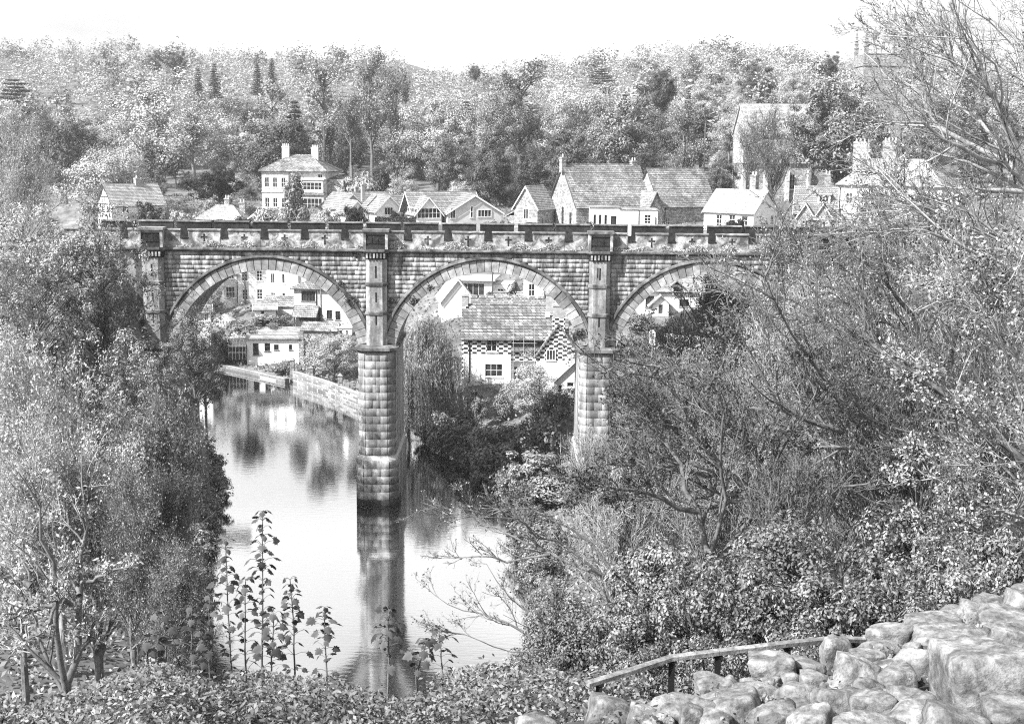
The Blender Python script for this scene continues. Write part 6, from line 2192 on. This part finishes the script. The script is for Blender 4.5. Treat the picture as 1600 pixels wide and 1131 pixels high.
# ---- sycamore seedlings: every leaf a part
def syc_leaf():
    lobes = [(0, 0), (.10, .02), (.34, -.10), (.30, .10), (.56, .22), (.40, .34), (.50, .60), (.30, .60), (.20, .78), (0, 1.0)]
    out = lobes + [(-x, y) for x, y in lobes[-2:0:-1]]
    V = [(0, .42, .05)] + [(x, y, -.10 * abs(x) * 2 - .16 * y * y) for x, y in out]
    Fs = [(0, i, i + 1) for i in range(1, len(out))] + [(0, len(out), 1)]
    return np_mesh('sycamore_leaf', np.array(V), [np.array(Fs)])
LEAF = syc_leaf()
def seedling(u, vtop, vbase, Y, label, pairs, ls=.17, lean=0.0, seed=0, leaf='leaf_sap'):
    rng = np.random.default_rng(300 + seed)
    b0, t0 = at(u, vbase, Y), at(u + lean, vtop, Y)
    H_ = t0.z - b0.z
    t = thing('sycamore_seedling', label, 'sapling', (b0.x, Y, b0.z), 0, 'sycamore seedlings along the hedge')
    dx = (t0.x - b0.x) * 1.0
    zs = np.linspace(-.5, H_, 9)
    P = np.stack([dx * (np.clip(zs, 0, None) / H_) + np.cumsum(rng.normal(0, .008, 9)), np.cumsum(rng.normal(0, .008, 9)), zs], 1)
    g = Geo()
    g.add(*tubes(P[None], np.linspace(.018, .006, 9)[None], 6))
    pet = []
    i = 0
    for q in range(pairs):
        f = .12 + .88 * (q / (pairs - 1)) ** .75
        zc = H_ * f
        c = np.array([np.interp(zc, zs, P[:, 0]), np.interp(zc, zs, P[:, 1]), zc])
        a0 = rng.uniform(0, 6.28)
        size = ls * (1.0 if f < .85 else .75) * rng.uniform(.75, 1.2)
        for s in range(4 if f > .6 else 3):
            a = a0 + s * (6.28 / (4 if f > .6 else 3)) + rng.normal(0, .3)
            plen = rng.uniform(.7, 1.7) * size * (1.25 - .6 * f)
            e = c + np.array([math.cos(a) * plen, math.sin(a) * plen, plen * .35])
            pet.append(np.stack([c, (c + e) / 2 + np.array([0, 0, .02]), e]))
            tilt = rng.uniform(-1.05, -.15)
            link('leaf', LEAF, M[leaf], t, tuple(e), (tilt, rng.normal(0, .35), a - math.pi / 2), (size * 1.0, size, size))
    g2 = np.array(pet)
    g.add(*tubes(g2, np.full(g2.shape[:2], .004), 3))
    link('stem', g.mesh('stem'), M['bark'], t)
for i, (u, vt, vb, Y, ln, pr, lab) in enumerate((
    (410, 800, 1075, -101.0, 4, 15, 'tallest sycamore seedling standing clear against the bright water'),
    (366, 845, 1075, -101.5, -8, 12, 'tall seedling left of the tallest, leaves massed at its top'),
    (388, 905, 1070, -101.8, -6, 9, 'shorter seedling squeezed between the two tallest'),
    (463, 905, 1065, -101.2, -6, 11, 'bushy seedling right of the tallest'),
    (512, 950, 1062, -101.6, -4, 8, 'slim small seedling fourth along from the dark trees'),
    (605, 955, 1050, -102.5, 2, 9, 'pale seedling in front of the pier reflection'),
    (425, 960, 1078, -102.4, 4, 8, 'low seedling at the foot of the tallest one'),
    (300, 950, 1072, -102.0, 0, 9, 'seedling at the edge of the dark thicket'),
    (262, 962, 1075, -102.6, -6, 8, 'pale seedling against the dark thicket'),
    (330, 930, 1080, -101.0, 3, 8, 'seedling just left of the bright water'),
    (650, 1000, 1052, -102.6, 14, 5, 'short seedling bending right beside the pier reflection'),
    (690, 985, 1050, -101.6, -6, 5, 'short seedling below the bare twiggy bush'),
    (230, 985, 1078, -103.0, 0, 7, 'leftmost seedling by the bare stems'))):
    seedling(u, vt, vb, Y, lab, pr + 1, .13, ln, i)

# ---- handrail
t = thing('handrail', 'pale-topped wooden handrail on black iron posts beside the ruined wall', 'handrail', tuple(at(918, 1068, -107.4)))
o = Vector(t.location)
rp = [(918, 1068, -107.4), (980, 1049, -107.2), (1048, 1027, -107.0), (1122, 1018, -106.9), (1230, 1005, -106.7), (1300, 998, -106.5), (1362, 999, -106.2)]
pts = [at(*q) - o for q in rp]
b = MB()
for i in range(len(pts) - 1):
    a, c = pts[i], pts[i + 1]
    d = (c - a).normalized()
    n = Vector((-d.y, d.x, 0)).normalized() * .042
    up = Vector((0, 0, .026))
    e = d * (.002 if i else 0)
    q0 = [a + e - n - up, a + e + n - up, a + e + n + up * .6, a + e + n * .6 + up, a + e - n * .6 + up, a + e - n + up * .6]
    b.extr(q0, c - a - e)
b.build('rail', M['wood'], t)
for (u, vv, Y) in ((936, 1064, -107.36), (1050, 1028, -107.0), (1122, 1020, -106.9), (1231, 1007, -106.7), (1336, 1000, -106.35)):
    q = at(u, vv, Y) - o
    b = MB()
    b.box(q.x - .03, q.x + .03, q.y - .022, q.y + .022, q.z - 1.15, q.z - .03)
    b.box(q.x - .05, q.x + .05, q.y - .03, q.y + .03, q.z - .045, q.z - .028)
    b.build('post', M['iron'], t)

# ---- ruined castle wall: every stone a part
def boulder(seed):
    """a squared block of limestone with broken arrises and a pitted face"""
    import bmesh
    from mathutils import noise as mn
    rng = np.random.default_rng(400 + seed)
    me = bpy.data.meshes.new('block')
    bm = bmesh.new()
    bmesh.ops.create_icosphere(bm, subdivisions=4, radius=1.0)
    V = np.array([v.co[:] for v in bm.verts])
    N = np.array([(1, 0, 0), (-1, 0, 0), (0, 1, 0), (0, -1, 0), (0, 0, 1), (0, 0, -1)], float) + rng.normal(0, .12, (6, 3))
    D = np.ones(6)
    cn = unit(np.sign(rng.normal(0, 1, (8, 3))) * rng.uniform(.3, 1, (8, 3)))
    N = np.concatenate([unit(N), cn])
    D = np.concatenate([D, rng.uniform(.98, 1.3, 8)])
    q_ = np.maximum(V @ N.T, 1e-3) / D[None]
    V = V * ((q_ ** 16).sum(1) ** (-1 / 16))[:, None]
    for v, q in zip(bm.verts, V):
        w = Vector(q)
        o = Vector((seed * 7.3, 3.1, 1.7))
        k = .05 * mn.noise(w * 1.3 + o) + .04 * mn.noise(w * 3.1 + o) - .05 * abs(mn.noise(w * 5.5 + o)) + .022 * mn.noise(w * 11.0 + o)
        v.co = w * (1 + k)
    for fc in bm.faces: fc.smooth = True
    bm.to_mesh(me)
    bm.free()
    return me
BOULD = [boulder(i) for i in range(9)]
def wallY(u, v):
    return -111.6 + (1131 - v) / 200 * 5.2 + (u - 1200) / 400 * -.4
wall_o = at(1250, 1110, -110)
t = thing('ruined_wall', 'sunlit ruined wall of rounded pale limestone blocks at the bottom right', 'wall', tuple(wall_o))
ST = [(915, 994, 1090, 1150), (1016, 1110, 1086, 1150), (1086, 1146, 1055, 1096), (1108, 1190, 1085, 1150), (1148, 1212, 1068, 1096), (1174, 1248, 1020, 1082),
      (1238, 1291, 1031, 1064), (1208, 1278, 1066, 1132), (1280, 1331, 994, 1050), (1300, 1376, 1026, 1110), (1358, 1424, 973, 1023), (1330, 1386, 1015, 1042),
      (1370, 1434, 1042, 1100), (1402, 1472, 1012, 1086), (1473, 1606, 1002, 1200), (1418, 1548, 974, 1026), (1466, 1522, 946, 980), (1518, 1570, 930, 956),
      (1568, 1625, 924, 970), (1580, 1630, 912, 936), (1530, 1640, 956, 1000), (1182, 1250, 1104, 1150), (1268, 1338, 1076, 1130), (1330, 1402, 1080, 1150),
      (1396, 1474, 1078, 1150), (806, 868, 1116, 1150), (1545, 1640, 980, 1040), (980, 1030, 1100, 1150), (1120, 1170, 1075, 1110), (1250, 1300, 1050, 1085),
      (1230, 1300, 1110, 1160), (1345, 1400, 1000, 1040), (1440, 1500, 958, 1000), (1500, 1560, 945, 990), (1600, 1660, 990, 1100), (1060, 1100, 1100, 1150), (1440, 1545, 1108, 1180), (1300, 1400, 1115, 1175), (1540, 1650, 1090, 1180), (1390, 1480, 1100, 1170)]
for i, (u0, u1, v0, v1) in enumerate(ST):
    uc, vc = (u0 + u1) / 2, (v0 + v1) / 2
    Y = wallY(uc, vc)
    q = at(uc, vc, Y)
    mm = mpp(Y, 29)
    sx, sz = (u1 - u0) / 2 * mm * .96, (v1 - v0) / 2 * mm * .96
    link('stone', BOULD[(i * 5 + 3) % 9], M['boulder'], t, tuple(q - wall_o), (RNG.uniform(-.12, .12), RNG.uniform(-.14, .14), RNG.uniform(-.25, .25)), (sx, max(sx, sz) * .8, sz))
# hearting between the stones
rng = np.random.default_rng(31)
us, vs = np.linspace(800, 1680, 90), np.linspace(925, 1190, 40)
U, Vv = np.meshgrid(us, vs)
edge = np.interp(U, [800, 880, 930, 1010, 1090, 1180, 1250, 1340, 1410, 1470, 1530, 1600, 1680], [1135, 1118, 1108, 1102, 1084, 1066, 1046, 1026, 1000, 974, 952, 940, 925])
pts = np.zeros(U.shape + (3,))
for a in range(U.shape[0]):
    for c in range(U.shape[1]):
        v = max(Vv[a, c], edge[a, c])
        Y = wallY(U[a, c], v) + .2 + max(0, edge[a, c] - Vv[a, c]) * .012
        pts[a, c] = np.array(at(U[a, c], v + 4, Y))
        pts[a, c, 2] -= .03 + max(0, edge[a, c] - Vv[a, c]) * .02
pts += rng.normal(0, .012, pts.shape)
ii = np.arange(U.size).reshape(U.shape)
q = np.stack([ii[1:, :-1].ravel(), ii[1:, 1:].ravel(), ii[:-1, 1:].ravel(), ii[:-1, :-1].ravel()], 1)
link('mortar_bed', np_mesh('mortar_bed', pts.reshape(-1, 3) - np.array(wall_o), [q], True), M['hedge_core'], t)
m = 120
for i in range(m):
    uc = rng.uniform(960, 1600)
    e = np.interp(uc, [800, 930, 1010, 1090, 1180, 1250, 1340, 1410, 1470, 1530, 1600], [1135, 1108, 1102, 1084, 1066, 1046, 1026, 1000, 974, 952, 940])
    vc = rng.uniform(e + 4, min(e + 90, 1131))
    Y = wallY(uc, vc) + .08
    s = rng.uniform(.03, .09)
    link('small_stone', BOULD[i % 9], M['boulder'], t, tuple(at(uc, vc, Y) - wall_o), tuple(rng.uniform(-.6, .6, 3)), (s * 1.3, s, s * .8))

ws = []
for i in range(46):
    uc = rng.uniform(930, 1600)
    e = np.interp(uc, [800, 930, 1010, 1090, 1180, 1250, 1340, 1410, 1470, 1530, 1600], [1135, 1108, 1102, 1084, 1066, 1046, 1026, 1000, 974, 952, 940])
    vc = rng.uniform(e + 4, min(e + 110, 1131))
    c = np.array(at(uc, vc, wallY(uc, vc) - .05))
    ws.append(c + rng.normal(0, .06, (26, 3)) * np.array([1.3, .6, .8]))
ws = np.concatenate(ws)
g = Geo()
g.add(*leaves(ws, rng.normal(0, .6, ws.shape) + np.array([0, -.4, .6]), .018 * rng.uniform(.6, 1.6, len(ws)), rng))
tag(link('wall_weeds', g.mesh('wall_weeds'), M['leaf_hedge']), 'small weeds rooted between the stones of the ruined wall', 'weeds', kind='stuff')
# ---- undergrowth over the banks and slopes
rng = np.random.default_rng(41)
def undergrowth(label, n, xr, yr, ls, hmax, leaf, cond=None):
    x, y = rng.uniform(*xr, n), rng.uniform(*yr, n)
    d = sdf(x, y)
    ok = d > .6
    if cond is not None: ok &= cond(x, y, d)
    x, y = x[ok], y[ok]
    z = HT(x, y) + rng.random(len(x)) ** 1.3 * hmax * (.45 + .55 * np.sin(x * .9 + 2 * np.sin(y * .6)) ** 2)
    g = Geo()
    m = len(x)
    g.add(*leaves(np.stack([x, y, z], 1), rng.normal(0, .6, (m, 3)) + np.array([0, -.2, .7]), ls * rng.uniform(.6, 1.4, m), rng))
    tag(link('undergrowth', g.mesh('undergrowth'), M[leaf]), label, 'undergrowth', kind='stuff')
undergrowth('low leafy undergrowth on the far bank between the shrubs', 42000, (-60, 60), (-6, 78), .2, .9, 'leaf_mid', lambda x, y, d: d < 30)
undergrowth('leafy undergrowth on the right-hand slope', 42000, (4, 52), (-70, 4), .17, 1.4, 'leaf_mid')
undergrowth('leafy undergrowth on the left bank under the trees', 52000, (-75, -16), (-62, 40), .2, 1.1, 'leaf_mid')
undergrowth('ivy and brambles on the castle slope', 40000, (-30, 22), (-104, -58), .09, .7, 'leaf_shrub')
undergrowth('rough growth on the plateau around the houses', 40000, (-80, 80), (60, 190), .22, .5, 'leaf_mid')
haze_box()
